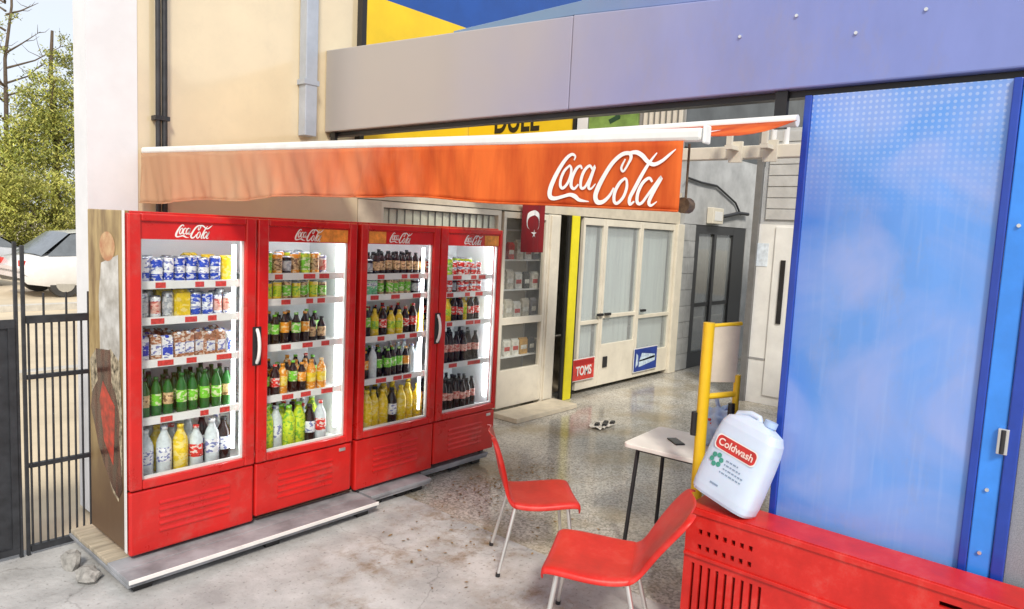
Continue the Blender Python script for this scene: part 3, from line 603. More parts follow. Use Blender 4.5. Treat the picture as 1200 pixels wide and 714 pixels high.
# dark framed door in the passage
dk0, dk1 = pr1+.01, XF(868, 350)
DFR = mat('dark door frame', (.035,.037,.04), .4)
dd = S(MB().box(dk0, dk0+.14, FY+.01, FY+.12, 0, 2.33).box(dk1-.5, dk1, FY+.01, FY+.12, 0, 2.33).box(dk0+.14, dk1-.5, FY+.012, FY+.118, 2.2, 2.33).box(dk0+.14, dk1-.5, FY+.012, FY+.118, 0, .25).box((dk0+dk1)/2-.27, (dk0+dk1)/2-.18, FY+.012, FY+.118, .25, 2.2), 'dark_door', DFR, sp)
S(MB().box(dk0+.14, dk1-.5, FY+.05, FY+.056, .25, 2.2), 'pane', PANE, dd)
S(MB().box(dk0+.16, dk1-.52, FY+.03, FY+.049, 1.0, 1.06), 'push_bar', DARK, dd)
S(MB().box(dk1+.004, 24, FY, FY+.2, 0, 2.338), 'side_wall', GREYW)
# threshold slab outside the glazed door
s0, s1 = px(583, 478, 'z', .05), px(648, 466, 'z', .05)
tag(MB().box(XF(575,470), x_p0-.05, FY-.40, FY-.03, 0, .055).build('doorstep', mat('cream doorstep', (.62,.55,.42), .6, var=.12), None, .006), 'low cream doorstep outside the glazed shop door', 'step')

# goods seen through the glazed door
RK = thing('display_rack', 'white goods rack behind the glazed shop door', 'rack', (xd0+.35, FY+.16, 0))
MB().box(-.56,.56,.252,.262,.05,2.25).build('back_panel', FRAME, RK)
for z in (.6, 1.05, 1.4, 1.75, 2.1): MB().box(-.55,.55,0,.25,z,z+.015).build('shelf', WHITE, RK)
for x in (-.55, .535): MB().box(x,x+.015,.236,.25,0,2.2).build('upright', WHITE, RK)
PC = [lm('packet %d' % i, c, .5, var=.3, scale=20) for i, c in enumerate([(.5,.04,.03),(.6,.55,.45),(.55,.30,.06),(.2,.2,.22),(.7,.68,.62),(.25,.3,.08),(.05,.05,.05)])]
PM = []
for i, q in enumerate(PC):
    w, h = .1+.02*(i % 3), .2+.03*(i % 2); b = MB(); b.box(-w/2,w/2,-.03,.03,0,h*.86,0); b.add([(-w/2,-.03,h*.86),(w/2,-.03,h*.86),(w/2,.03,h*.86),(-w/2,.03,h*.86),(-w/2,0,h),(w/2,0,h)], [(0,1,5,4),(2,3,4,5),(1,2,5),(3,0,4)], 0); b.box(-w*.4,w*.4,-.0312,-.0302,h*.3,h*.55,1); PM.append(b.mesh('packet', [q, PC[4 if i != 4 else 0]]))
PN = ['red','pale cream','orange','grey','white','olive','black']
for li, z in enumerate((.615, 1.065, 1.415, 1.765)):
    for k in range(7):
        i = random.randrange(7); o = link('packet', PM[i]); o.location = (xd0+.35-.47+k*.155, FY+.22, z+.0008)
        tag(o, '%s goods packet on rack behind the glazed shop door, %s shelf' % (PN[i], ['lowest','second','third','highest'][li]), 'packet', 'packets on the rack behind the shop door')

# yellow post with black edges
yp = thing('yellow_post', 'bright yellow square post with black edges at the shop door', 'post', (x_p0, FY-.06, 0))
YELP = mat('bright yellow paint', (.85,.74,.02), .4, var=.06)
MB().box(.12, x_p1-x_p0-.14, 0, .045, .0, 2.32).build('shaft', YELP, yp, .004); MB().box(.06, .118, .012, .045, 0, 2.32).build('edge_strip', BLACK, yp); MB().box(x_p1-x_p0-.138, x_p1-x_p0-.10, .012, .045, 0, 2.32).build('edge_strip', BLACK, yp)

# small floor signs on the doors
def door_sign(x0, x1, ya, yb, m, label, blue):
    P0 = px(x0, ya, 'y', FY-.01); P1 = px(x1, yb, 'y', FY-.01); w = P1.x-P0.x; h = max(P0.z, P1.z)
    z1 = px(x0, ya, 'y', FY-.01).z; z0 = px(x0, yb, 'y', FY-.01).z
    t = thing('door_sign', label, 'sign', (P0.x, FY-.012, z0))
    MB().box(0, w, 0, .012, 0, z1-z0).build('board', m, t); MB().box(-.012, w+.012, .004, .0105, -.012, z1-z0+.012).build('border', WHITE, t)
    if not blue:
        MB().box(.02, w-.02, -.0015, -.0003, (z1-z0)*.72, (z1-z0)*.95).build('band', mat('deep red', (.42,.015,.015), .5), t)
        text('TOMS', .17, WHITE, t, (w/2, -.002, (z1-z0)*.42), bold=.004, sx=w/.62)
    else:
        hh = z1-z0; MB().add([(.04,-.002,.06),(.10,-.002,.10),(.10,-.002,hh-.10),(.05,-.002,hh-.06)], [(0,1,2,3)]).add([(.13,-.002,hh*.42),(w-.06,-.002,hh*.5),(w-.06,-.002,hh*.66),(.2,-.002,hh*.8)], [(0,1,2,3)]).add([(.13,-.002,.06),(w-.05,-.002,.12),(w-.05,-.002,.2),(.13,-.002,.16)], [(0,1,2,3)]).build('print', mat('pale blue print', (.55,.68,.85), .5, var=.3, scale=20), t)
    return t
door_sign(672, 695, 423, 447, mat('red sign', (.60,.05,.035), .5, var=.25, scale=18), 'small red sign with white letters at foot of shop door', False)
door_sign(744, 768, 410, 436, mat('blue sign', (.02,.05,.28), .5, var=.2), 'small dark blue sign with pale print at foot of shop door', True)

# flag
F0 = px(613, 240, 'y', FY-.07); F1 = px(636, 296, 'y', FY-.07)
fl = thing('flag', 'red flag with white crescent and star hanging at the shop door', 'flag', (F0.x, FY-.07, F1.z))
fw_, fh = F1.x-F0.x, F0.z-F1.z
wav = lambda u: .012*math.sin(u*9)+.008*math.sin(u*23+1)
b = MB(); b.grid([[(fw_*i/12, wav(i/12), fh*1.12*j/6) for i in range(13)] for j in range(7)]); b.build('cloth', mat('flag red', (.20,.004,.008), .8, var=.12), fl)
cx_, cz_ = fw_*.5, fh*.68; b = MB(); r1, r2 = fw_*.30, fw_*.235; pts = []
for i in range(25): t_ = R(-60+ (420-180)*i/24+0); 
o1 = [(cx_+r1*math.sin(R(a)), cz_+r1*math.cos(R(a))) for a in range(-140, 141, 10)]; o2 = [(cx_+r2*math.sin(R(a)), cz_-r1*.26+r2*math.cos(R(a))) for a in range(-140, 141, 10)]
b.grid([[(u, wav(u/fw_)-.004, v) for u, v in o1], [(u, wav(u/fw_)-.004, v) for u, v in o2]]); b.build('crescent', WHITE, fl)
b = MB(); st = [(cx_+(fw_*.13 if i % 2 == 0 else fw_*.05)*math.sin(i*math.pi/5), fh*.40+(fw_*.13 if i % 2 == 0 else fw_*.05)*math.cos(i*math.pi/5)) for i in range(10)]
b.add([(u, wav(u/fw_)-.006, v) for u, v in st], [tuple(range(10))]); b.build('star', WHITE, fl)
MB().tube((-.04,0,fh*1.13),(fw_+.04,0,fh*1.13),.01).tube((fw_*.5,0,fh*1.13),(fw_*.5,.09,fh*1.13),.008).build('rod', DARK, fl)

# ------------------------------------------------------------------ end building in the passage
EX = 9.1
WDOOR = mat('off white steel', (.80,.80,.77), .45, var=.08, scale=3)
eb = thing('end_building', 'white walled block with grey shutter closing the far end of the passage', 'building', (EX, 3.67, 0))
E_ = lambda b, nm, m, par=eb, bev=0: local(b, (EX, 3.67, 0)).build(nm, m, par, bev)
ze = px(872, 262, 'x', EX).z
E_(MB().box(EX, EX+4, -2, 3.67, 0, ze), 'wall', WDOOR)
E_(MB().box(EX+.01, EX+4, -2, 3.66, ze+.002, 3.55), 'upper_wall', GREYW)
for k in range(8): E_(MB().box(EX-.012, EX+.008, 0, 3.60, ze+.06+k*.14, ze+.19+k*.14), 'shutter_slat', mat('grey shutter', (.50,.50,.49), .5, var=.1) if k == 0 else bpy.data.materials['grey shutter'], None or eb, .004)
yq = px(905, 350, 'x', EX).y; zq = px(880, 419, 'x', EX).z
E_(MB().box(EX-.02, EX-.002, px(903,350,'x',EX).y, px(928,350,'x',EX).y, .12, ze-.03), 'door', WDOOR, eb, .006)
E_(MB().box(EX-.035, EX-.0205, px(915,350,'x',EX).y-.03, px(915,350,'x',EX).y+.03, px(915,380,'x',EX).z, px(915,305,'x',EX).z), 'handle_slot', DARK)
E_(MB().box(EX-.008, EX-.001, 1.0, 3.66, zq-.012, zq+.012), 'rail', mat('grey seam', (.3,.3,.3), .6))
E_(MB().box(EX-.006, EX-.001, px(886,300,'x',EX).y, px(900,300,'x',EX).y, px(890,312,'x',EX).z, px(890,285,'x',EX).z), 'notice', mat('pale notice', (.68,.76,.84), .6, var=.2, scale=12))
E_(MB().box(EX-.05, EX+.02, 3.672, 3.75, 0, 3.55), 'corner_post', mat('grey post', (.16,.16,.16), .5))
# passage end
setting_wall = thing('back_wall', 'dark wall at the far end of the passage past the door', 'wall', (16, 3.5, 0))
MB().box(0,.2,0,2,0,4).build('panel', mat('teal dark wall', (.03,.05,.05), .7), setting_wall)
# meter box and conduits on the grey wall
t = thing('meter_box', 'small cream meter box with conduit on grey wall above dark door', 'box', (px(828,252,'y',FY).x, FY-.12, px(828,262,'y',FY).z))
MB().box(0,.38,0,.115,0,.26).build('case', FRAME, t, .01); MB().box(.05,.33,-.006,-.0005,.05,.2).build('lid', WHITE, t, .003); MB().path([(.38,.06,.12),(.7,.06,.16),(1.1,.06,.22),(1.5,.06,.22)], .03).build('conduit', DARK, t)
pts = [px(805,208,'y',FY-.03), px(822,214,'y',FY-.03), px(840,218,'y',FY-.03), px(848,225,'y',FY-.03), px(862,238,'y',FY-.03), px(868,252,'y',FY-.03)]
tag(MB().path(pts, .018, 6).build('cable', DARK), 'dark cable sagging across the grey wall over the passage', 'cable')

# ------------------------------------------------------------------ fascia beam and blue portal
LIL = painted_sheet('lilac blue to grey paint', (.19,.24,.55), (.40,.38,.37), 1.0, 4.0, .34, dots=None)  # colour turns from lilac blue to grey towards the cream wall end
bm_z0 = 2.855
ft = px(530, 36, 'x', PXX); f2 = px(680, 0, 'x', PXX); fr_ = px(1000, 46, 'x', PXX)
fb = thing('fascia_beam', 'long lilac blue sheet metal fascia spanning from cream wall to blue panel', 'beam', (PXX, FY, bm_z0))
L_ = lambda b, nm, m, par=fb, bev=0: local(b, (PXX, FY, bm_z0)).build(nm, m, par, bev)
yL = FY-.004; zt = px(378, 60, 'x', PXX).z; zt2 = ft.z
fnX = lambda u, v, t_: (PXX+t_, u, v)
ym = px(672, 20, 'x', PXX).y
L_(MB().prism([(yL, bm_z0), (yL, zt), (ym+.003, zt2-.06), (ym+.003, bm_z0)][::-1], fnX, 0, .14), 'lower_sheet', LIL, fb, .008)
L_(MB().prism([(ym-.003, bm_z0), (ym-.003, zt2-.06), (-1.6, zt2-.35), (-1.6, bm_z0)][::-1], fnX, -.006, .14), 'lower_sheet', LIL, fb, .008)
# gable sheet above the seam
GB = painted_sheet('steel blue paint', (.17,.22,.48), (.16,.26,.40), 1.6, 3.2, .3)
L_(MB().prism([(ft.y, zt2-.0), (f2.y, f2.z), (f2.y-.5, f2.z+.25), (-1.6, f2.z+.6), (-1.6, zt2-.346), (ym, zt2-.056), (ft.y, zt2-.03)][::-1], fnX, .012, .10), 'gable_sheet', GB, fb, .004)
L_(MB().prism([(-1.6,0), (yL,0), (yL,.03), (-1.6,.03)], lambda u, v, t_: (PXX+t_, u, bm_z0-.034+v), .05, .12), 'bottom_edge', BLACK)
for k in range(5):
    y = .5+k*.28; z = px(760+90*k, 35, 'x', PXX-.01).z-.05*k
    L_(MB().tube((PXX-.014,y,3.2-.06*(k%3)), (PXX-.002,y,3.2-.06*(k%3)), .008, n=8), 'rivet', ALU)

BLU = painted_sheet('light blue paint', (.12,.31,.76), (.06,.22,.72), 1.0, 1.5, .2, dots=(2.25, 2.9))
BLUD = mat('royal blue frame', (.012,.05,.36), .3, var=.1, coat=.2)
BLUB = mat('bright blue frame', (.04,.25,.80), .3, var=.08, coat=.2)
kp = thing('blue_kiosk', 'blue sheet metal kiosk front with punched upper panel behind the red crate', 'kiosk', (PXX, 1.3, 0))
K_ = lambda b, nm, m, par=kp, bev=0: local(b, (PXX, 1.3, 0)).build(nm, m, par, bev)
e0 = px(943, 110, 'x', PXX).y; e1 = px(1188, 88, 'x', PXX).y; e2 = e1-.035; e3 = px(1168, 600, 'x', PXX).y; e4 = px(1185, 600, 'x', PXX).y
K_(MB().box(PXX+.02, PXX+.05, e1, e0-.035, .02, bm_z0-.036), 'panel', BLU)
K_(MB().box(PXX+.005, PXX+.07, e0-.034, e0, 0, bm_z0-.036), 'frame_post', BLUD, kp, .005)
K_(MB().box(PXX+.0, PXX+.07, e2, e1-.002, 0, bm_z0-.036), 'frame_post', BLUD, kp, .005)
K_(MB().box(PXX+.006, PXX+.05, e3, e2-.002, 0, bm_z0-.036), 'door_frame', BLUB, kp, .005)
K_(MB().box(PXX-.004, PXX+.07, e4, e3-.002, 0, bm_z0-.036), 'frame_post', BLUD, kp, .005)
K_(MB().box(PXX+.02, PXX+.05, -1.6, e4-.002, 0, bm_z0-.036), 'mesh_panel', mat('grey mesh', (.24,.26,.29), .5, var=.25, scale=240))
K_(MB().box(PXX+.072, 7.2, e0-.05, e0-.001, 0, 2.85), 'side_wall', BLUD)
K_(MB().box(PXX+.15, 7.2, -1.6, e0-.1, 2.86, 2.90), 'roof', BLUD)
hz = px(1178, 518, 'x', PXX).z; hy = (e2+e3)/2-.02
hg = K_(MB().box(PXX-.012, PXX+.0055, hy-.035, hy+.005, hz-.055, hz+.055), 'hinge', ALU, kp, .003)
K_(MB().tube((PXX-.018,hy-.015,hz-.05), (PXX-.018,hy-.015,hz+.05), .009), 'hinge_pin', DARK, hg)
for dz in (-.22, -.5, .9): K_(MB().tube((PXX-.004,hy+.02,hz+dz), (PXX+.0055,hy+.02,hz+dz), .008, n=8), 'rivet', ALU)

# ------------------------------------------------------------------ awning and girder
AWX = 2.09
def awning_cloth():
    m = mat('faded orange awning cloth', (.74,.09,.012), .8, var=.15, scale=2.2, stretch=(1,2.6,.5), bump=.6, bscale=7, world=True, col2=(.90,.21,.035))
    nt = m.node_tree; p = nt.nodes['Principled BSDF']; out = nt.nodes['Material Output']; base = p.inputs['Base Color'].links[0].from_socket
    g = node(nt, 'NewGeometry').outputs['Position']; sx = node(nt, 'SeparateXYZ'); nt.links.new(g, sx.inputs[0])
    no = node(nt, 'TexNoise'); no.inputs['Scale'].default_value = 4; no.inputs['Detail'].default_value = 5; nt.links.new(g, no.inputs['Vector'])
    ad = node(nt, 'Math', operation='MULTIPLY_ADD'); ad.inputs[1].default_value = 1.2; nt.links.new(no.outputs[0], ad.inputs[0]); nt.links.new(sx.outputs[1], ad.inputs[2])
    mr = node(nt, 'MapRange'); mr.inputs[1].default_value = 3.0; mr.inputs[2].default_value = 4.7; nt.links.new(ad.outputs[0], mr.inputs[0])      # the wall end is bleached and worn thin
    mx = node(nt, 'Mix', data_type='RGBA'); nt.links.new(mr.outputs[0], mx.inputs[0]); nt.links.new(base, mx.inputs[6]); mx.inputs[7].default_value = (.86,.60,.40,1); nt.links.new(mx.outputs[2], p.inputs['Base Color'])
    al = node(nt, 'MapRange'); al.inputs[3].default_value = 1; al.inputs[4].default_value = .42; nt.links.new(mr.outputs[0], al.inputs[0]); nt.links.new(al.outputs[0], p.inputs['Alpha'])
    tl_ = node(nt, 'BsdfTranslucent'); nt.links.new(mx.outputs[2], tl_.inputs[0]); ms = node(nt, 'MixShader'); ms.inputs[0].default_value = .38
    nt.links.new(p.outputs[0], ms.inputs[1]); nt.links.new(tl_.outputs[0], ms.inputs[2]); nt.links.new(ms.outputs[0], out.inputs[0])
    return m
CLOTH = awning_cloth()
rl = px(400, 170, 'x', AWX); rr = px(826, 158, 'x', AWX)
aw = thing('awning', 'faded orange red awning with white rail and white script lettering over the walkway', 'awning', (AWX, 1.77, 2.7))
A_ = lambda b, nm, m, par=aw, bev=0: local(b, (AWX, 1.77, 2.7)).build(nm, m, par, bev)
yl_, yr_ = FY-.03, rr.y
zr_ = rr.z; zl_ = zr_+(rl.z-zr_)*(yl_-yr_)/(rl.y-yr_)
rail_z = lambda y: zl_+(zr_-zl_)*(yl_-y)/(yl_-yr_)
b = MB(); b.obox((AWX, (yl_+yr_)/2, (zl_+zr_)/2), (0,(yr_-yl_)/2,(zr_-zl_)/2), (.02,0,0), (0,.0,.021)); A_(b, 'front_rail', WHITE, aw, .012)
A_(MB().box(AWX-.022, AWX+.022, yr_-.012, yr_-.001, zr_-.029, zr_+.029), 'rail_cap', WHITE, aw, .006)
vl = px(415, 229, 'x', AWX); vr = px(799, 248, 'x', AWX); ve = px(168, 238, 'x', AWX)
vy1 = vr.y; ve_y = FY-.05
def vz(y):  # lower hem
    if y < vl.y: z = vl.z+(vr.z-vl.z)*(vl.y-y)/(vl.y-vr.y)
    else: z = vl.z+(ve.z-vl.z)*(y-vl.y)/(ve_y-vl.y)
    return z + .008*math.sin(y*6.1)*max(0, min(1, (y-1.6)*1.5))
def fold(y, s_):
    a = .003*math.sin(y*5)+.002*math.sin(y*17+2)
    f_ = max(0, min(1, (y-1.75)/.6)); a += f_*(.012*math.sin(y*11.3+s_*2.2)+.009*math.sin(y*26-s_*3.5)*s_+.006*math.sin(y*47+s_*5))
    a -= .022*math.exp(-((y-2.62-.16*s_)/.035)**2)*f_          # a hard crease
    return a*(.25+.75*s_)
rows = []; ny, nz = 220, 12
for j in range(nz+1):
    s_ = j/nz; row = []
    for i in range(ny+1):
        y = yl_-.01+(vy1-yl_+.01)*i/ny; zt_ = rail_z(y)-.02; row.append((AWX-.024+fold(y, s_), y, zt_+(vz(y)-zt_)*s_))
    rows.append(row)
va = A_(MB().grid(rows), 'valance', CLOTH); so_ = va.modifiers.new('thickness', 'SOLIDIFY'); so_.thickness = .003; so_.offset = 1
lc = px(713, 209, 'x', AWX-.024); tl = px(642, 226, 'x', AWX-.024); trr = px(790, 180, 'x', AWX-.024)
word_w = abs(tl.y-trr.y)
def on_cloth(u, v, d):
    y = lc.y-u; z = lc.z+v*.97-.012*u; zt_ = rail_z(y)-.02; s_ = (zt_-z)/(zt_-vz(y)); return (-.024+fold(y, s_)-.004-d, y-1.77, z-2.7)
script_word(on_cloth, word_w, WHITE, va, fat=.95, thick=.0004)
hem = A_(MB().path([(AWX-.028+fold(y, 1), y, vz(y)) for y in [yl_-.02+(vy1-yl_+.02)*i/80 for i in range(81)]], .004, 6), 'hem', CLOTH, va)
mx_, mz_ = PXX-.07, 2.69; yb_ = px(934, 140, 'x', PXX-.07).y
rows = [[(AWX+(mx_-AWX)*k/8, yl_+(y-yl_)*((yl_-vy1)+(vy1-yb_)*k/8)/(yl_-vy1), rail_z(y)+.0+(mz_-rail_z(y))*k/8-.03*math.sin(math.pi*k/8)) for k in range(9)] for y in [yl_+(vy1-yl_)*i/14 for i in range(15)]]
ca = A_(MB().grid(rows), 'canopy', CLOTH); s2 = ca.modifiers.new('thickness', 'SOLIDIFY'); s2.thickness = .002
A_(MB().tube((mx_+.01, yl_, mz_), (mx_+.01, yb_, mz_), .03, n=10), 'roller', WHITE)
for y in (yl_-.06, yb_+.12): A_(MB().box(mx_+.02, PXX+.02, y-.03, y+.03, mz_-.02, mz_+.02).box(PXX+.021, PXX+.05, y-.03, y+.03, mz_-.02, 2.853), 'mount', BLACK)
for y in (yl_-.45, yb_+.2):
    A_(MB().path([(AWX+.02,y,rail_z(y)-.01),(2.8,y+.06,2.53),(mx_,y,mz_-.03)], .014), 'arm', WHITE)
p = px(803, 241, 'x', AWX+.05); A_(MB().tube((p.x-.02,p.y,p.z),(p.x+.02,p.y,p.z),.026,n=12).tube((p.x,p.y,p.z+.02),(p.x,p.y,rail_z(vy1)-.02),.004,n=6), 'crank', mat('brown crank gear', (.09,.06,.035), .6, var=.5, scale=40))
mx_, mz_ = 5.1, 2.95
gt = thing('girder', 'white steel cross girder carrying the awning over the walkway', 'girder', (5.2, FY, 2.75))
G_ = lambda b, nm, m, bev=0: local(b, (5.2, FY, 2.75)).build(nm, m, gt, bev)
gz0, gz1 = px(870,186,'x',5.2).z, px(870,171,'x',5.2).z
G_(MB().box(5.2, 5.28, 1.45, FY-.08, gz0, gz1), 'beam', FRAME, .006)
for y in (px(905,165,'x',5.2).y, px(864,170,'x',5.2).y):
    G_(MB().box(5.17, 5.199, y-.05, y+.05, gz0-.03, gz1+.03).box(5.05, 5.169, y-.03, y+.03, gz1-.04, gz1-.01).box(5.05, 5.08, y-.02, y+.02, gz1-.009, mz_+.02), 'bracket', FRAME)
for y in (px(905,152,'x',5.2).y, px(920,150,'x',5.2).y): G_(MB().tube((5.24,y,gz1),(5.24,y,gz1+.14),.022), 'insulator', WHITE)
G_(MB().box(5.2, 5.28, 1.36, 1.449, 0, gz1), 'post', FRAME, .006)

# lettered signs standing on the girder
SX = 5.225
def girder_sign(nm, xa, xb, m, label, cat='sign'):
    pa = px(xa, 150, 'x', SX); pb = px(xb, 150, 'x', SX); ya = min(pa.y, FY-.09); z0 = gz1+.003; z1 = px(600, 96, 'x', SX).z
    t = thing(nm, label, cat, (SX, (ya+pb.y)/2, z0)); w = ya-pb.y
    MB().box(-.012, .012, -w/2, w/2, 0, z1-z0).build('board', m, t, .003)
    for q in (-.42, .42): MB().box(.013, .04, w*q-.02, w*q+.02, 0, (z1-z0)*.9).build('stay', BLACK, t)
    return t, w, z1-z0
ys, w_s, h_s = girder_sign('sign_board', 480, 673, YEL, 'yellow sign board with black capital letters on the cross girder')
pD, pL = px(577, 154, 'x', SX-.014), px(633, 153, 'x', SX-.014)
text('DUEL', .34, BLACK, ys, (-.0145, (pD.y+pL.y)/2-(px(480,150,'x',SX).y*0+ys.location.y), (pD.z+pL.z)/2+.098-ys.location.z), rot=ROT_X, sx=abs(pD.y-pL.y)/.88, bold=.008)
MB().box(-.03, .03, -w_s/2-.03, -w_s/2-.002, 0, h_s).build('end_cap', BLACK, ys)
GRN = mat('green print', (.22,.36,.08), .5, var=.35, scale=4)
girder_sign('sign_board', 677, 689, WHITE, 'narrow white sign panel between the yellow and green boards')
gs, w_s, h_s = girder_sign('sign_board', 690.5, 748, GRN, 'green sign board with dark leaf mark on the cross girder')
pc = px(721, 140, 'x', SX); MB().obox((-.0135, pc.y-gs.location.y, pc.z-gs.location.z), (0,.05,-.02), (.001,0,0), (0,.01,.018)).obox((-.0155, pc.y-gs.location.y-.03, pc.z-gs.location.z+.03), (0,.02,.025), (.001,0,0), (0,-.012,.012)).build('leaf_mark', mat('dark green', (.02,.07,.03), .5), gs)
ls, w_s, h_s = girder_sign('louvre_panel', 750, 803, mat('grey louvre', (.30,.29,.26), .6), 'cream slatted panel on the cross girder past the green sign', 'panel')
for k in range(7): y = -w_s/2+.02+(w_s-.04)*k/7; MB().box(-.03, -.0125, y, y+.026, .01, h_s-.01).build('slat', FRAME, ls)

# ------------------------------------------------------------------ red chairs
def chair(label, loc, rz, lean=0, drop=0):
    t = thing('chair', label, 'chair', (loc[0], loc[1], 0), rz, 'red plastic chairs with metal legs')
    # profile from front lip to top of the back: (forward, height, half width)
    seat = [(.236,.395,.19),(.246,.432,.205),(.22,.452,.215),(.12,.446,.222),(0,.436,.226),(-.10,.434,.212),(-.17,.444,.198)]
    back = [(-.12,.428,.19),(-.172,.440,.194),(-.205,.475,.185),(-.225,.53,.18),(-.24,.60,.19),(-.26,.68,.205),(-.285,.76,.212),(-.305,.815,.205),(-.315,.842,.175),(-.325,.845,.13)]
    for nm, pr in (('seat', seat), ('backrest', back)):
        rows = []
        for f, h, w in pr:
            r_ = []
            if nm == 'backrest' and h > .45: f, h = f-lean*(h-.45), h-drop*(h-.45)
            for i in range(-1, 10):
                s_ = max(-1, min(1, -1+2*i/8)); sk = i in (-1, 9); k = min(1, max(0, (h-.44)/.1)) if nm == 'backrest' else 0
                cup = .014*s_*s_*(1-k); fwd = .03*s_*s_*k
                r_.append((f+fwd-(.034*k if sk else 0), w*s_*(1.02 if sk else 1), h+cup-(.036*(1-k) if sk else 0)))
            rows.append(r_)
        o = MB().grid(rows).build(nm, REDD, t)
        q = o.modifiers.new('thickness', 'SOLIDIFY'); q.thickness = .010; q.offset = 0
        q = o.modifiers.new('smooth', 'SUBSURF'); q.levels = 1; q.render_levels = 2
    for fx in (1, -1):
        for sy in (1, -1):
            top = (.17 if fx > 0 else -.15, .165*sy, .438); ft_ = (.225 if fx > 0 else -.25, .215*sy, .0)
            lg = MB().tube(ft_, top, .011, .0125, 10).build('leg', ALU, t); MB().tube((ft_[0],ft_[1],0), (ft_[0]*.995,ft_[1]*.995,.022), .0145, n=10).build('foot_cap', DARK, lg)
    MB().tube((.17,-.165,.425),(.17,.165,.425),.010).tube((-.15,-.165,.425),(-.15,.165,.425),.010).build('under_frame', ALU, t)
    return t
chair('red plastic chair with thin metal legs standing nearest the drinks coolers', (3.46,2.70), R(-42))
c2 = chair('red plastic chair with its back against the big red crate', (3.03,1.93), R(117), .30, .10); c2.scale = (1.06,1.16,.98)

# ------------------------------------------------------------------ red bulk crate
CZ = .735
cx1 = PXX-.035; cx0 = 3.32; cy0 = -.25; cy1 = px(806, 592, 'x', cx0).y
cr = thing('bulk_crate', 'big upturned red plastic crate with slots in front of blue kiosk', 'crate', (cx0, cy1, 0))
K2 = lambda b, nm, m, par=cr, bev=0: local(b, (cx0, cy1, 0)).build(nm, m, par, bev)
def slotted(y0, y1, z0, z1, slots, fn, th):
    """a wall sheet with real openings: bands between slot rectangles (u0,u1,v0,v1) that share the same v range"""
    b = MB()
    vs = sorted(set([z0, z1]+[s_[2] for s_ in slots]+[s_[3] for s_ in slots]))
    for v0, v1 in zip(vs, vs[1:]):
        row = sorted([s_ for s_ in slots if s_[2] <= v0+1e-6 and s_[3] >= v1-1e-6]); u = y0
        for s_ in row:
            if s_[0] > u: b.prism([(u,v0),(s_[0],v0),(s_[0],v1),(u,v1)], fn, 0, th)
            u = s_[1]
        if u < y1: b.prism([(u,v0),(y1,v0),(y1,v1),(u,v1)], fn, 0, th)
    return b
# front face (towards the camera): u = y, v = z
sl_ = [(cy1-.045-.044*k-.016, cy1-.045-.044*k, .12, .44) for k in range(9)] + [(.06+.044*k, .076+.044*k, .12, .44) for k in range(6)]
for z_ in (.52, .60): sl_ += [(cy1-.07-.044*k-.020, cy1-.07-.044*k, z_, z_+.026) for k in range(7)]
q5, q6 = px(1105, 667, 'x', cx0), px(1165, 680, 'x', cx0); qm = (q5.y+q6.y)/2; zz_ = CZ-.085
sl_ += [(q6.y, qm-.006, zz_-.012, zz_+.012), (qm+.006, q5.y, zz_-.012, zz_+.012)]
K2(slotted(cy0, cy1, .0, CZ-.012, sl_, lambda u, v, t_: (cx0+t_, u, v), .022), 'front_wall', REDD)
K2(slotted(cx0+.023, cx1, .0, CZ-.012, [(cx0+.06+.05*k, cx0+.08+.05*k, .22, CZ-.1) for k in range(int((cx1-cx0-.1)/.05))], lambda u, v, t_: (u, cy1-.022+t_, v), .022), 'end_wall', REDD)
K2(MB().box(cx0+.023, cx1, cy0, cy0+.022, 0, CZ-.012), 'end_wall', REDD)
K2(MB().box(cx1-.022, cx1, cy0+.023, cy1-.023, 0, CZ-.012), 'back_wall', REDD)
holes = []
# rows differ in v, so the top is cut into strips one band at a time
K2(slotted(cy0, cy1, cx0, cx1, holes, lambda u, v, t_: (v, u, CZ-.0118+t_), .0118), 'top_sheet', REDD)
for z in (.03, .475): K2(MB().box(cx0-.012, cx0-.001, cy0, cy1, z, z+.018), 'rib', REDD, cr, .003)
K2(MB().box(cx0-.010, cx0-.001, cy0, cy1, CZ-.035, CZ-.004), 'rim', REDD, cr, .004)

# ------------------------------------------------------------------ jerry can on the crate
CAN = mat('milky blue plastic', (.56,.66,.80), .35, var=.05, scale=4, bump=.06, bscale=12)
CAN.node_tree.nodes['Principled BSDF'].inputs['Subsurface Weight'].default_value = .15
base = px(846, 600, 'x', cx0+.08)
jc = thing('jerry_can', 'milky white plastic jerry can with red label leaning on the red crate', 'jerry can', (base.x, base.y, CZ+.040), R(180-8), None); jc.scale = (1.22,)*3
# own axes: +x towards the camera, y across, z up, leaning back onto the blue kiosk
H_, WY, DX = .375, .142, .072
prof = [(0,.90),(.012,.97),(.04,1.0),(.10,1.0),(.20,.985),(.27,.96),(.315,.90),(.345,.76),(.365,.52),(.375,.3)]
def ring(z, s_, n=28):
    out = []
    for i in range(n):
        a = 2*math.pi*i/n; c, s2 = math.cos(a), math.sin(a); e = .5
        out.append((DX*s_*math.copysign(abs(c)**e, c), WY*(.3+.7*s_ if s_ > .6 else s_)*math.copysign(abs(s2)**e, s2), z))
    return out
b = MB(); rs = [ring(z, s_) for z, s_ in prof]; n = 28
for k in range(len(rs)-1):
    b.add(rs[k]+rs[k+1], [(i, (i+1) % n, n+(i+1) % n, n+i) for i in range(n)], 0, True)
b.add(rs[0], [tuple(range(n-1,-1,-1))], 0); b.add(rs[-1], [tuple(range(n))], 0)
lean = Matrix.Rotation(R(-13), 4, 'Y') @ Matrix.Rotation(R(-13), 4, 'X')
def J(o_or_b, nm, m, par, bev=0):
    o_or_b.v = [tuple(lean @ Vector(p)) for p in o_or_b.v]; return o_or_b.build(nm, m, par, bev)
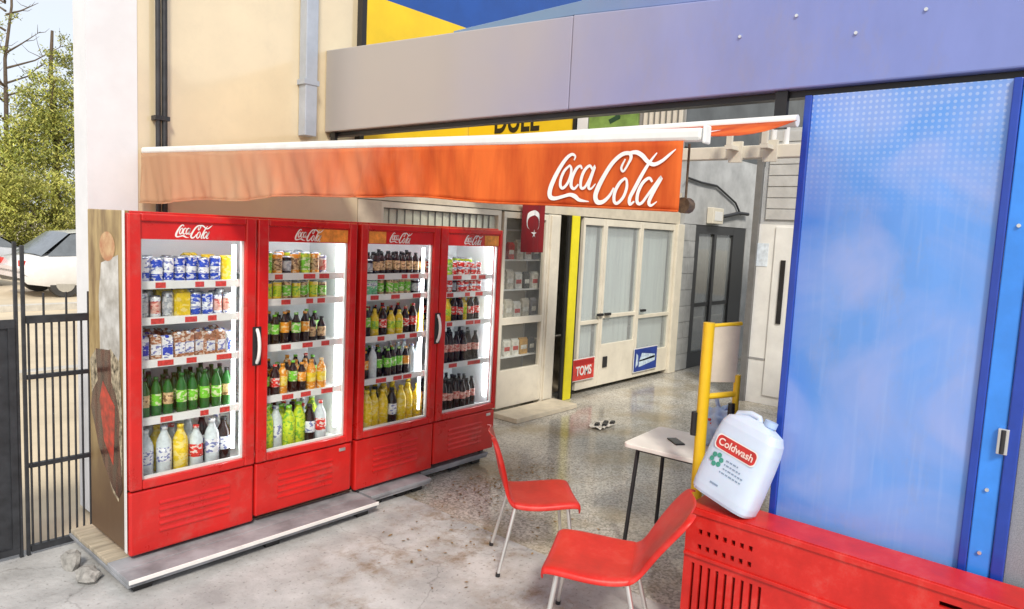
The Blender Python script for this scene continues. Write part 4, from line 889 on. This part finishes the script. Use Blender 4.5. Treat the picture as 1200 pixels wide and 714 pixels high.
jb = J(b, 'body', CAN, jc)
J(MB().tube((0,.055,.355),(0,.055,.38),.022,n=14).tube((0,.055,.372),(0,.055,.395),.027,n=14), 'cap', mat('pale blue cap', (.35,.48,.70), .4), jc)
J(MB().path([(0,-.10,.325),(0,-.09,.365),(0,-.04,.385),(0,.0,.385),(0,.02,.36)], .013), 'handle', CAN, jc)
# print on the camera-facing side: right in the picture is +y turned by rz
DS = 1 
def JP(poly, d, nm, m):
    bb = MB(); bb.add([(DX+d, u, v) for u, v in poly], [tuple(range(len(poly)))]); return J(bb, nm, m, jb)
lz = .235
def rrect(cx, cz, w, h, r=.02, n=5):
    o = []
    for qx, qz, a0 in ((1,1,0),(-1,1,90),(-1,-1,180),(1,-1,270)):
        for i in range(n+1):
            a = R(a0+90*i/n); o.append((cx+qx*(w/2-r)+r*math.cos(a), cz+qz*(h/2-r)+r*math.sin(a)))
    return o
JP(rrect(.0, lz, .20, .066), .0012, 'label_border', WHITE); JP(rrect(.0, lz, .19, .056), .0022, 'label', mat('red can label', (.52,.025,.02), .4, var=.25, scale=25))
me = text_mesh('Coldwash', .042, 'label_lettering', extr=.0004, bold=.0008); me.materials.append(mat('pink white print', (.85,.68,.62), .5))
me.transform(lean @ Matrix.Translation((DX+.0034, 0, lz)) @ Matrix(((0,0,1,0),(1,0,0,0),(0,1,0,0),(0,0,0,1))) @ Matrix.Diagonal((.98,1,1,1)) @ Matrix.Shear('XY', 4, (.25, 0)) if False else lean @ Matrix.Translation((DX+.0034, 0, lz)) @ Matrix(((0,0,1,0),(1,0,0,0),(0,1,0,0),(0,0,0,1))))
link('label_lettering', me, jb)
TEALP = mat('green flower print', (.05,.30,.22), .5, var=.3); GREYP = mat('blue grey print', (.22,.30,.42), .5)
for k in range(6):
    a = R(60*k+15); JP([(-.062+.022*math.cos(a)+.011*math.cos(R(i*45)), .16+.022*math.sin(a)+.011*math.sin(R(i*45))) for i in range(8)], .0014, 'flower_print', TEALP)
for k, (u0, u1) in enumerate(((-.02,.035),(-.022,.05),(-.02,.07),(-.03,.075))):
    z = .172-k*.018; u = u0
    while u < u1: w = random.uniform(.006,.016); JP([(u,z),(u+w,z),(u+w,z+.006),(u,z+.006)], .0014, 'small_print', GREYP); u += w+.004
JP([(-.05,.06),(-.01,.06),(-.01,.068),(-.05,.068)], .0014, 'small_print', GREYP)

# ------------------------------------------------------------------ white table, phone, bag
tb = thing('table', 'small white table with dark legs behind the red crate', 'table', (4.36, 2.17, 0), R(4))
MB().prism(rrect(0, 0, .58, .60, .04), lambda u, v, t_: (u, v, t_), .69, .72).build('table_top', mat('white table top', (.82,.80,.75), .45, var=.06), tb, .006)
for sx in (-1, 1):
    for sy in (-1, 1): MB().tube((.21*sx,.22*sy,.692),(.25*sx,.26*sy,0),.014).build('leg', DARK, tb)
MB().tube((-.21,-.22,.67),(.21,-.22,.67),.012).tube((-.21,.22,.67),(.21,.22,.67),.012).tube((-.21,-.22,.67),(-.21,.22,.67),.012).tube((.21,-.22,.67),(.21,.22,.67),.012).build('apron_frame', DARK, tb)
pp = px(792, 518, 'z', .722)
ph = thing('phone', 'black phone lying on the white table', 'phone', (pp.x, pp.y, .7215), R(-38))
MB().box(-.035,.035,-.075,.075,0,.009).build('case', BLACK, ph, .006); MB().box(-.031,.031,-.068,.068,.0092,.0098).build('screen', mat('dark screen', (.01,.01,.012), .08), ph)
BAG = mat('pale blue plastic bag', (.42,.56,.76), .35, var=.2, scale=8, bump=.5, bscale=18)
import bmesh
def bag(loc, s, label):
    bm = bmesh.new(); bmesh.ops.create_icosphere(bm, subdivisions=4, radius=1)
    for v in bm.verts:
        c = v.co; k = 1+.10*math.sin(c.x*7+c.z*4)+.08*math.sin(c.y*9-c.z*6)+.05*math.sin(c.x*17+c.y*13)
        if c.z > .6: k *= 1-.45*(c.z-.6)
        v.co = (c.x*k*s[0], c.y*k*s[1], max(c.z, -.75)*k*s[2])
    lo_ = min(v.co.z for v in bm.verts)
    for v in bm.verts: v.co.z = max(0, v.co.z-lo_-.01)
    me = bpy.data.meshes.new('plastic_bag'); bm.to_mesh(me); bm.free(); me.materials.append(BAG)
    for p_ in me.polygons: p_.use_smooth = True
    t = thing('plastic_bag', label, 'bag', loc); link('sack', me, t)
    for i in range(14):
        a = R(150+random.uniform(0,100)); MB().obox((s[0]*.9*math.cos(a), s[1]*.9*math.sin(a)*.9, s[2]*random.uniform(.9,1.3)), (.010,0,0), (0,.010,0), (0,0,.008)).build('red_dot', mat('red dot', (.55,.05,.04), .5) if i == 0 else bpy.data.materials['red dot'], t, .003)
    b = MB(); b.path([(-.02,0,s[2]*1.55),(-.03,.02,s[2]*1.9),(.0,.04,s[2]*2.0)], .014).path([(.03,0,s[2]*1.5),(.06,-.02,s[2]*1.75),(.10,-.05,s[2]*1.7)], .012); b.build('knot', BAG, t)
bag((4.50, 1.97, .7205), (.15,.13,.155), 'pale blue plastic bag with red dots on the white table')

# ------------------------------------------------------------------ yellow frame stand
ST_X = 3.88
q0 = px(828, 420, 'x', ST_X); q1 = px(866, 420, 'x', ST_X+.16)
YST = mat('yellow enamel tube', (.85,.56,.02), .35, var=.06)
ys_ = thing('board_stand', 'yellow framed stand holding a cream board behind the white jerry can', 'stand', (q0.x, q0.y, 0))
d_ = Vector((q1.x-q0.x, q1.y-q0.y, 0)); ztop = px(829, 378, 'x', ST_X).z; zb1 = px(850, 450, 'x', ST_X+.08).z; zcr = px(840, 466, 'x', ST_X+.05).z
Mm = lambda s_, z, o=0: Vector((d_.x*s_+o, d_.y*s_, z))
MB().tube((0,0,0), (0,0,ztop), .034, n=14).build('post', YST, ys_)
MB().tube(Mm(1,0), Mm(1,zb1+.05), .02, n=12).build('post', YST, ys_)
MB().tube(Mm(0,ztop-.02), Mm(1,ztop+.0), .012, n=10).build('cross_bar', YST, ys_); MB().tube(Mm(0,zcr), Mm(1,zcr+.02), .018, n=10).build('cross_bar', YST, ys_)
MB().tube(Mm(0,.35), Mm(1,.35), .018, n=10).build('cross_bar', YST, ys_)
b = MB(); u = d_.normalized(); w_ = d_.length
b.obox(Mm(.53,(ztop+zb1)/2-.005), d_*.43, u.cross(Vector((0,0,1)))*.008, (0,0,(ztop-zb1)/2-.01)); b.build('board', mat('cream board', (.66,.60,.50), .6, var=.1), ys_, .004)
gz = px(822, 497, 'x', ST_X).z
MB().tube((-.02,.035,gz-.07),(-.02,.035,gz+.07),.022,n=12).tube((-.01,.02,gz),(0,0,gz),.012).build('grip', DARK, ys_)
MB().tube(Mm(.95,gz+.02,-.03), Mm(.95,gz+.13,-.03), .02, n=12).tube(Mm(.95,gz+.08,-.03),Mm(1,gz+.08),.012).build('grip', DARK, ys_)
MB().tube((0,0,.5),(.28,.10,0),.016).build('strut', YST, ys_); MB().tube(Mm(1,.5),Mm(1,0)+Vector((.28,.10,0)),.016).build('strut', YST, ys_)

# ------------------------------------------------------------------ litter on the floors
PAP = mat('scrap paper', (.66,.63,.56), .8, var=.3, scale=30)
lp = px(705, 500, 'z', 0)
t = thing('litter_scrap', 'crumpled pale wrapper with dark marks on the terrazzo floor', 'litter', (lp.x, lp.y, .001))
rows = [[(-.16+.32*i/8, -.09+.18*j/6, .006+.022*abs(math.sin(i*1.7+j*2.3))) for i in range(9)] for j in range(7)]
MB().grid(rows, smooth=False).build('wrapper', PAP, t)
for dx, dy in ((.0,-.04),(.08,.0),(.14,-.05),(-.06,.02)): MB().obox((dx,dy,.034),(.035,.012,0),(-.008,.02,0),(0,0,.012)).build('dark_scrap', DARK, t)
LEAF = mat('dry leaf', (.24,.15,.06), .8, var=.5, scale=40)
b = MB()
for i in range(420):
    x, y = random.gauss(4.35,.38), random.gauss(3.78,.17)
    if y > 4.05: continue
    if random.random() < .25: x, y = random.gauss(3.5,.5), random.gauss(3.2,.35)
    a = random.uniform(0,6.3); s_ = random.uniform(.006,.02); u = Vector((math.cos(a),math.sin(a),random.uniform(-.2,.3)))*s_; v = Vector((-math.sin(a),math.cos(a),random.uniform(-.2,.3)))*s_*.5
    c = Vector((x,y,.006+s_*.2)); b.add([c-u, c-v, c+u, c+v], [(0,1,2,3)], 0, False)
o = b.build('leaf_litter', LEAF); o['kind'] = 'stuff'; o['label'] = 'dry brown leaf bits scattered on the paving before the coolers'

# ------------------------------------------------------------------ gate
GY = 4.86
gt_ = thing('gate', 'dark steel gate of vertical bars beside the drinks cooler', 'gate', (1.27, GY, 0))
Q = lambda b, nm, m=STEELK, par=gt_, bev=0: local(b, (1.27, GY, 0)).build(nm, m, par, bev)
gx = lambda x, y: px(x, y, 'y', GY).x
xg0, xg1 = gx(33, 500), 1.62
for z0, z1 in ((1.42,1.465), (1.085,1.11), (.545,.57), (.02,.06)): Q(MB().box(xg0, xg1, GY-.014, GY+.014, z0, z1), 'rail')
nbar = 9
for k in range(nbar):
    x = xg0+.012+(xg1-xg0-.03)*k/(nbar-1); Q(MB().tube((x, GY, .03), (x, GY, 1.60 if k in (2, 5, 8) else 1.43), .0065, n=8), 'bar')
Q(MB().box(xg0-.022, xg0-.003, GY-.012, GY+.012, 0, 1.88), 'post', STEELK, gt_, .003)
t = thing('steel_gate', 'solid dark steel gate leaf left of the barred gate', 'gate', (.2, GY, 0))
x1p = xg0-.06
MB().box(0, x1p-.2, -.006, .006, .03, 1.44).build('sheet', STEELK, t); MB().box(0, x1p-.2, -.02, -.0065, 1.40, 1.45).build('rail', STEELK, t); MB().box(0, x1p-.2, -.02, -.0065, .03, .07).build('rail', STEELK, t); MB().box(x1p-.235, x1p-.2, -.02, -.0065, .071, 1.399).build('stile', STEELK, t)
MB().box(x1p-.199, x1p-.18, -.012, .012, 0, 1.9).build('post', STEELK, t, .003)

# ------------------------------------------------------------------ cars and trees beyond the gate
def car(label, loc, rz, paint, s=1.0):
    t = thing('parked_car', label, 'car', loc, rz, 'cars parked beyond the gate')
    P = mat('car paint', paint, .25, var=.04, coat=.5); GLK = mat('car glass', (.16,.18,.20), .08)
    L, Wd = 4.2, 1.72
    st = [(-2.1,.42,.62,.72),(-2.0,.30,.82,.80),(-1.6,.24,.90,.85),(-.6,.22,.93,.86),(.6,.22,.93,.86),(1.3,.22,.88,.85),(1.85,.26,.78,.80),(2.1,.38,.62,.70)]
    rows = []
    for x, z0, z1, w in st: rows.append([(x,-w*.92,z0),(x,-w,z0+.15),(x,-w,z1-.1),(x,-w*.9,z1),(x,0,z1+.03),(x,w*.9,z1),(x,w,z1-.1),(x,w,z0+.15),(x,w*.92,z0)])
    b = MB().grid(rows); b.add(rows[0], [tuple(range(9))]); b.add(rows[-1], [tuple(range(8,-1,-1))]); b.build('body', P, t)
    cab = [(-1.75,.90,.78),(-1.15,1.38,.62),(-.3,1.46,.60),(.45,1.38,.62),(1.2,.90,.76)]
    rows = [[(x,-w,z),(x,-w*.55,z+.02),(x,w*.55,z+.02),(x,w,z)] for x, z, w in cab]
    b = MB(); b.grid(rows[1:4]); b.build('roof', P, t)
    MB().grid(rows[0:2]).build('rear_window', GLK, t); MB().grid(rows[3:5]).build('windscreen', GLK, t)
    for s_ in (-1, 1):
        MB().add([(-1.65,.80*s_,.90),(1.1,.79*s_,.90),(.42,.632*s_,1.36),(-.3,.612*s_,1.44),(-1.12,.632*s_,1.36)], [(0,1,2,3,4)]).build('side_window', GLK, t)
        MB().obox((-.35,.73*s_,1.15),(.03,0,0),(0,.11,-.0),(0,0,.27)).build('pillar', P, t)
        for x in (-1.3, 1.3):
            w = MB().tube((x,.80*s_,.30),(x,.62*s_,.30),.30,n=20).build('wheel', GREYK, t); MB().tube((x,.812*s_,.30),(x,.80*s_,.30),.19,n=14).build('rim', ALU, w)
        MB().obox((2.03,.58*s_,.66),(.05,0,0),(0,.15,0),(0,0,.06)).build('headlight', WHITE, t, .01); MB().obox((-2.03,.60*s_,.70),(.05,0,0),(0,.12,0),(0,0,.09)).build('tail_light', TAGR, t, .01)
    t.scale = (s,)*3; return t
car('white parked car beyond the gate, nose behind the cream wall', (7.3,20.4,-.03), R(4), (.78,.78,.78), 1.12)
car('silver parked car standing behind the white car', (5.5,26.5,-.03), R(-4), (.5,.52,.55))
car('rusty orange parked car left of the white car', (3.5,23.0,-.03), R(12), (.45,.14,.04))
kerb_m = mat('pale kerb', (.55,.52,.46), .8, var=.15)
setting(MB().box(-30, 30, 17.0, 17.25, -.03, .10).build('kerb', kerb_m)); setting(MB().box(-30, 30, 10.2, 10.4, -.03, .06).build('kerb', kerb_m))

BARK = mat('bark', (.12,.09,.065), .9, var=.3, scale=10, bump=.6, bscale=20)
LG = [mat('leaf %d' % i, c, .6, var=.45, scale=.9) for i, c in enumerate([(.31,.33,.055),(.20,.23,.04),(.44,.42,.09)])]
for q in LG: q.node_tree.nodes['Principled BSDF'].inputs['Subsurface Weight'].default_value = 0
def crown(name, blobs, n, size, m, parent):
    b = MB(); tot = sum(r[0]*r[1]*r[2] for _, r in blobs)
    for c, r in blobs:
        k = int(n*r[0]*r[1]*r[2]/tot)+30
        cl = []
        for _ in range(max(8, k//70)):
            while True:
                v = Vector((random.uniform(-1,1),random.uniform(-1,1),random.uniform(-1,1)))
                if v.length < 1: break
            v = v*(v.length**-.45 if v.length > .01 else 1); v = v if v.length <= 1 else v.normalized(); cl.append(Vector((c[0]+v.x*r[0], c[1]+v.y*r[1], c[2]+v.z*r[2])))
        cs = min(r)*.30
        for i in range(k):
            p_ = random.choice(cl)+Vector((random.gauss(0,1),random.gauss(0,1),random.gauss(0,.8)))*cs*.55
            a = Vector((random.gauss(0,1),random.gauss(0,1),random.gauss(0,1))).normalized(); d = a.orthogonal().normalized()*size*random.uniform(.5,1.2); e = a*size*random.uniform(.3,.6)
            b.add([p_-d, p_-e*.6, p_+d, p_+e*.6], [(0,1,2,3)], random.randrange(len(m)), False)
    return b.build(name, m, parent)
def tree(label, loc, h, blobs, n, size, trunk_r, m, name='tree', limbs=7, bare=False):
    t = thing(name, label, 'tree' if name != 'bush' else 'bush', loc, 0, 'trees and bushes beyond the cars')
    b = MB(); pts = [(random.uniform(-.1,.1)*i*.4, random.uniform(-.1,.1)*i*.4, h*i/6) for i in range(7)]
    b.path(pts, [trunk_r*(1-.13*i) for i in range(7)], 8)
    for k in range(limbs):
        z = h*random.uniform(.3,.92); a = random.uniform(0,6.3); l = h*random.uniform(.10,.26)*(1.25-z/h)
        p1 = Vector((0,0,z)); p2 = p1+Vector((math.cos(a)*l*.5, math.sin(a)*l*.5, l*.25)); p3 = p2+Vector((math.cos(a+.3)*l*.6, math.sin(a+.3)*l*.6, l*.45))
        b.path([p1,p2,p3], [trunk_r*.35, trunk_r*.22, trunk_r*.06], 6)
        if bare:
            for j in range(4):
                q_ = p2.lerp(p3, random.random()); d = Vector((random.gauss(0,1),random.gauss(0,1),random.uniform(.2,1))).normalized()*l*.4; b.path([q_, q_+d*.6, q_+d+Vector((0,0,.1*l))], [trunk_r*.12, trunk_r*.08, trunk_r*.03], 5)
    b.build('trunk', BARK, t)
    if blobs: crown('crown', blobs, n, size, m, t)
    return t
tree('tall bushy evergreen tree behind the parked cars beside the cream wall', (8.3,28,0), 8.0, [((0,0,3.2),(1.9,1.4,2.1)),((-.2,0,5.0),(1.15,1.1,1.6)),((.1,0,6.7),(.75,.7,1.3))], 26000, .085, .2, LG)
tree('bare thin tree with few twigs standing behind the silver car', (7.7,31,0), 11, [((0,0,6.0),(.9,.8,1.6)),((.1,0,8.4),(.5,.5,1.2))], 700, .08, .12, LG, 'tree', 26, True)
tree('low yellow green bush behind the white car', (7.1,26.5,0), 2.2, [((0,0,1.9),(1.5,.9,1.5)),((-1.0,0,1.6),(1.0,.8,1.2))], 16000, .075, .1, [LG[0],LG[2]], 'bush')
tree('broad darker tree farther behind the bushes', (6.3,34,0), 5.5, [((0,0,3.2),(2.4,1.6,2.4))], 9000, .13, .2, [LG[1],LG[0]])
tree('wide green tree standing left of the gate opening', (1.5,30,0), 7, [((0,0,4),(3,2.2,2.8))], 9000, .14, .22, LG)
b = MB(); b.grid([[(x, 42+3*math.sin(x*.21), z*(1+.12*math.sin(x*.9)+.08*math.sin(x*2.3))) for x in range(-40, 60, 2)] for z in (-.1, 1.5, 3, 4.2)])
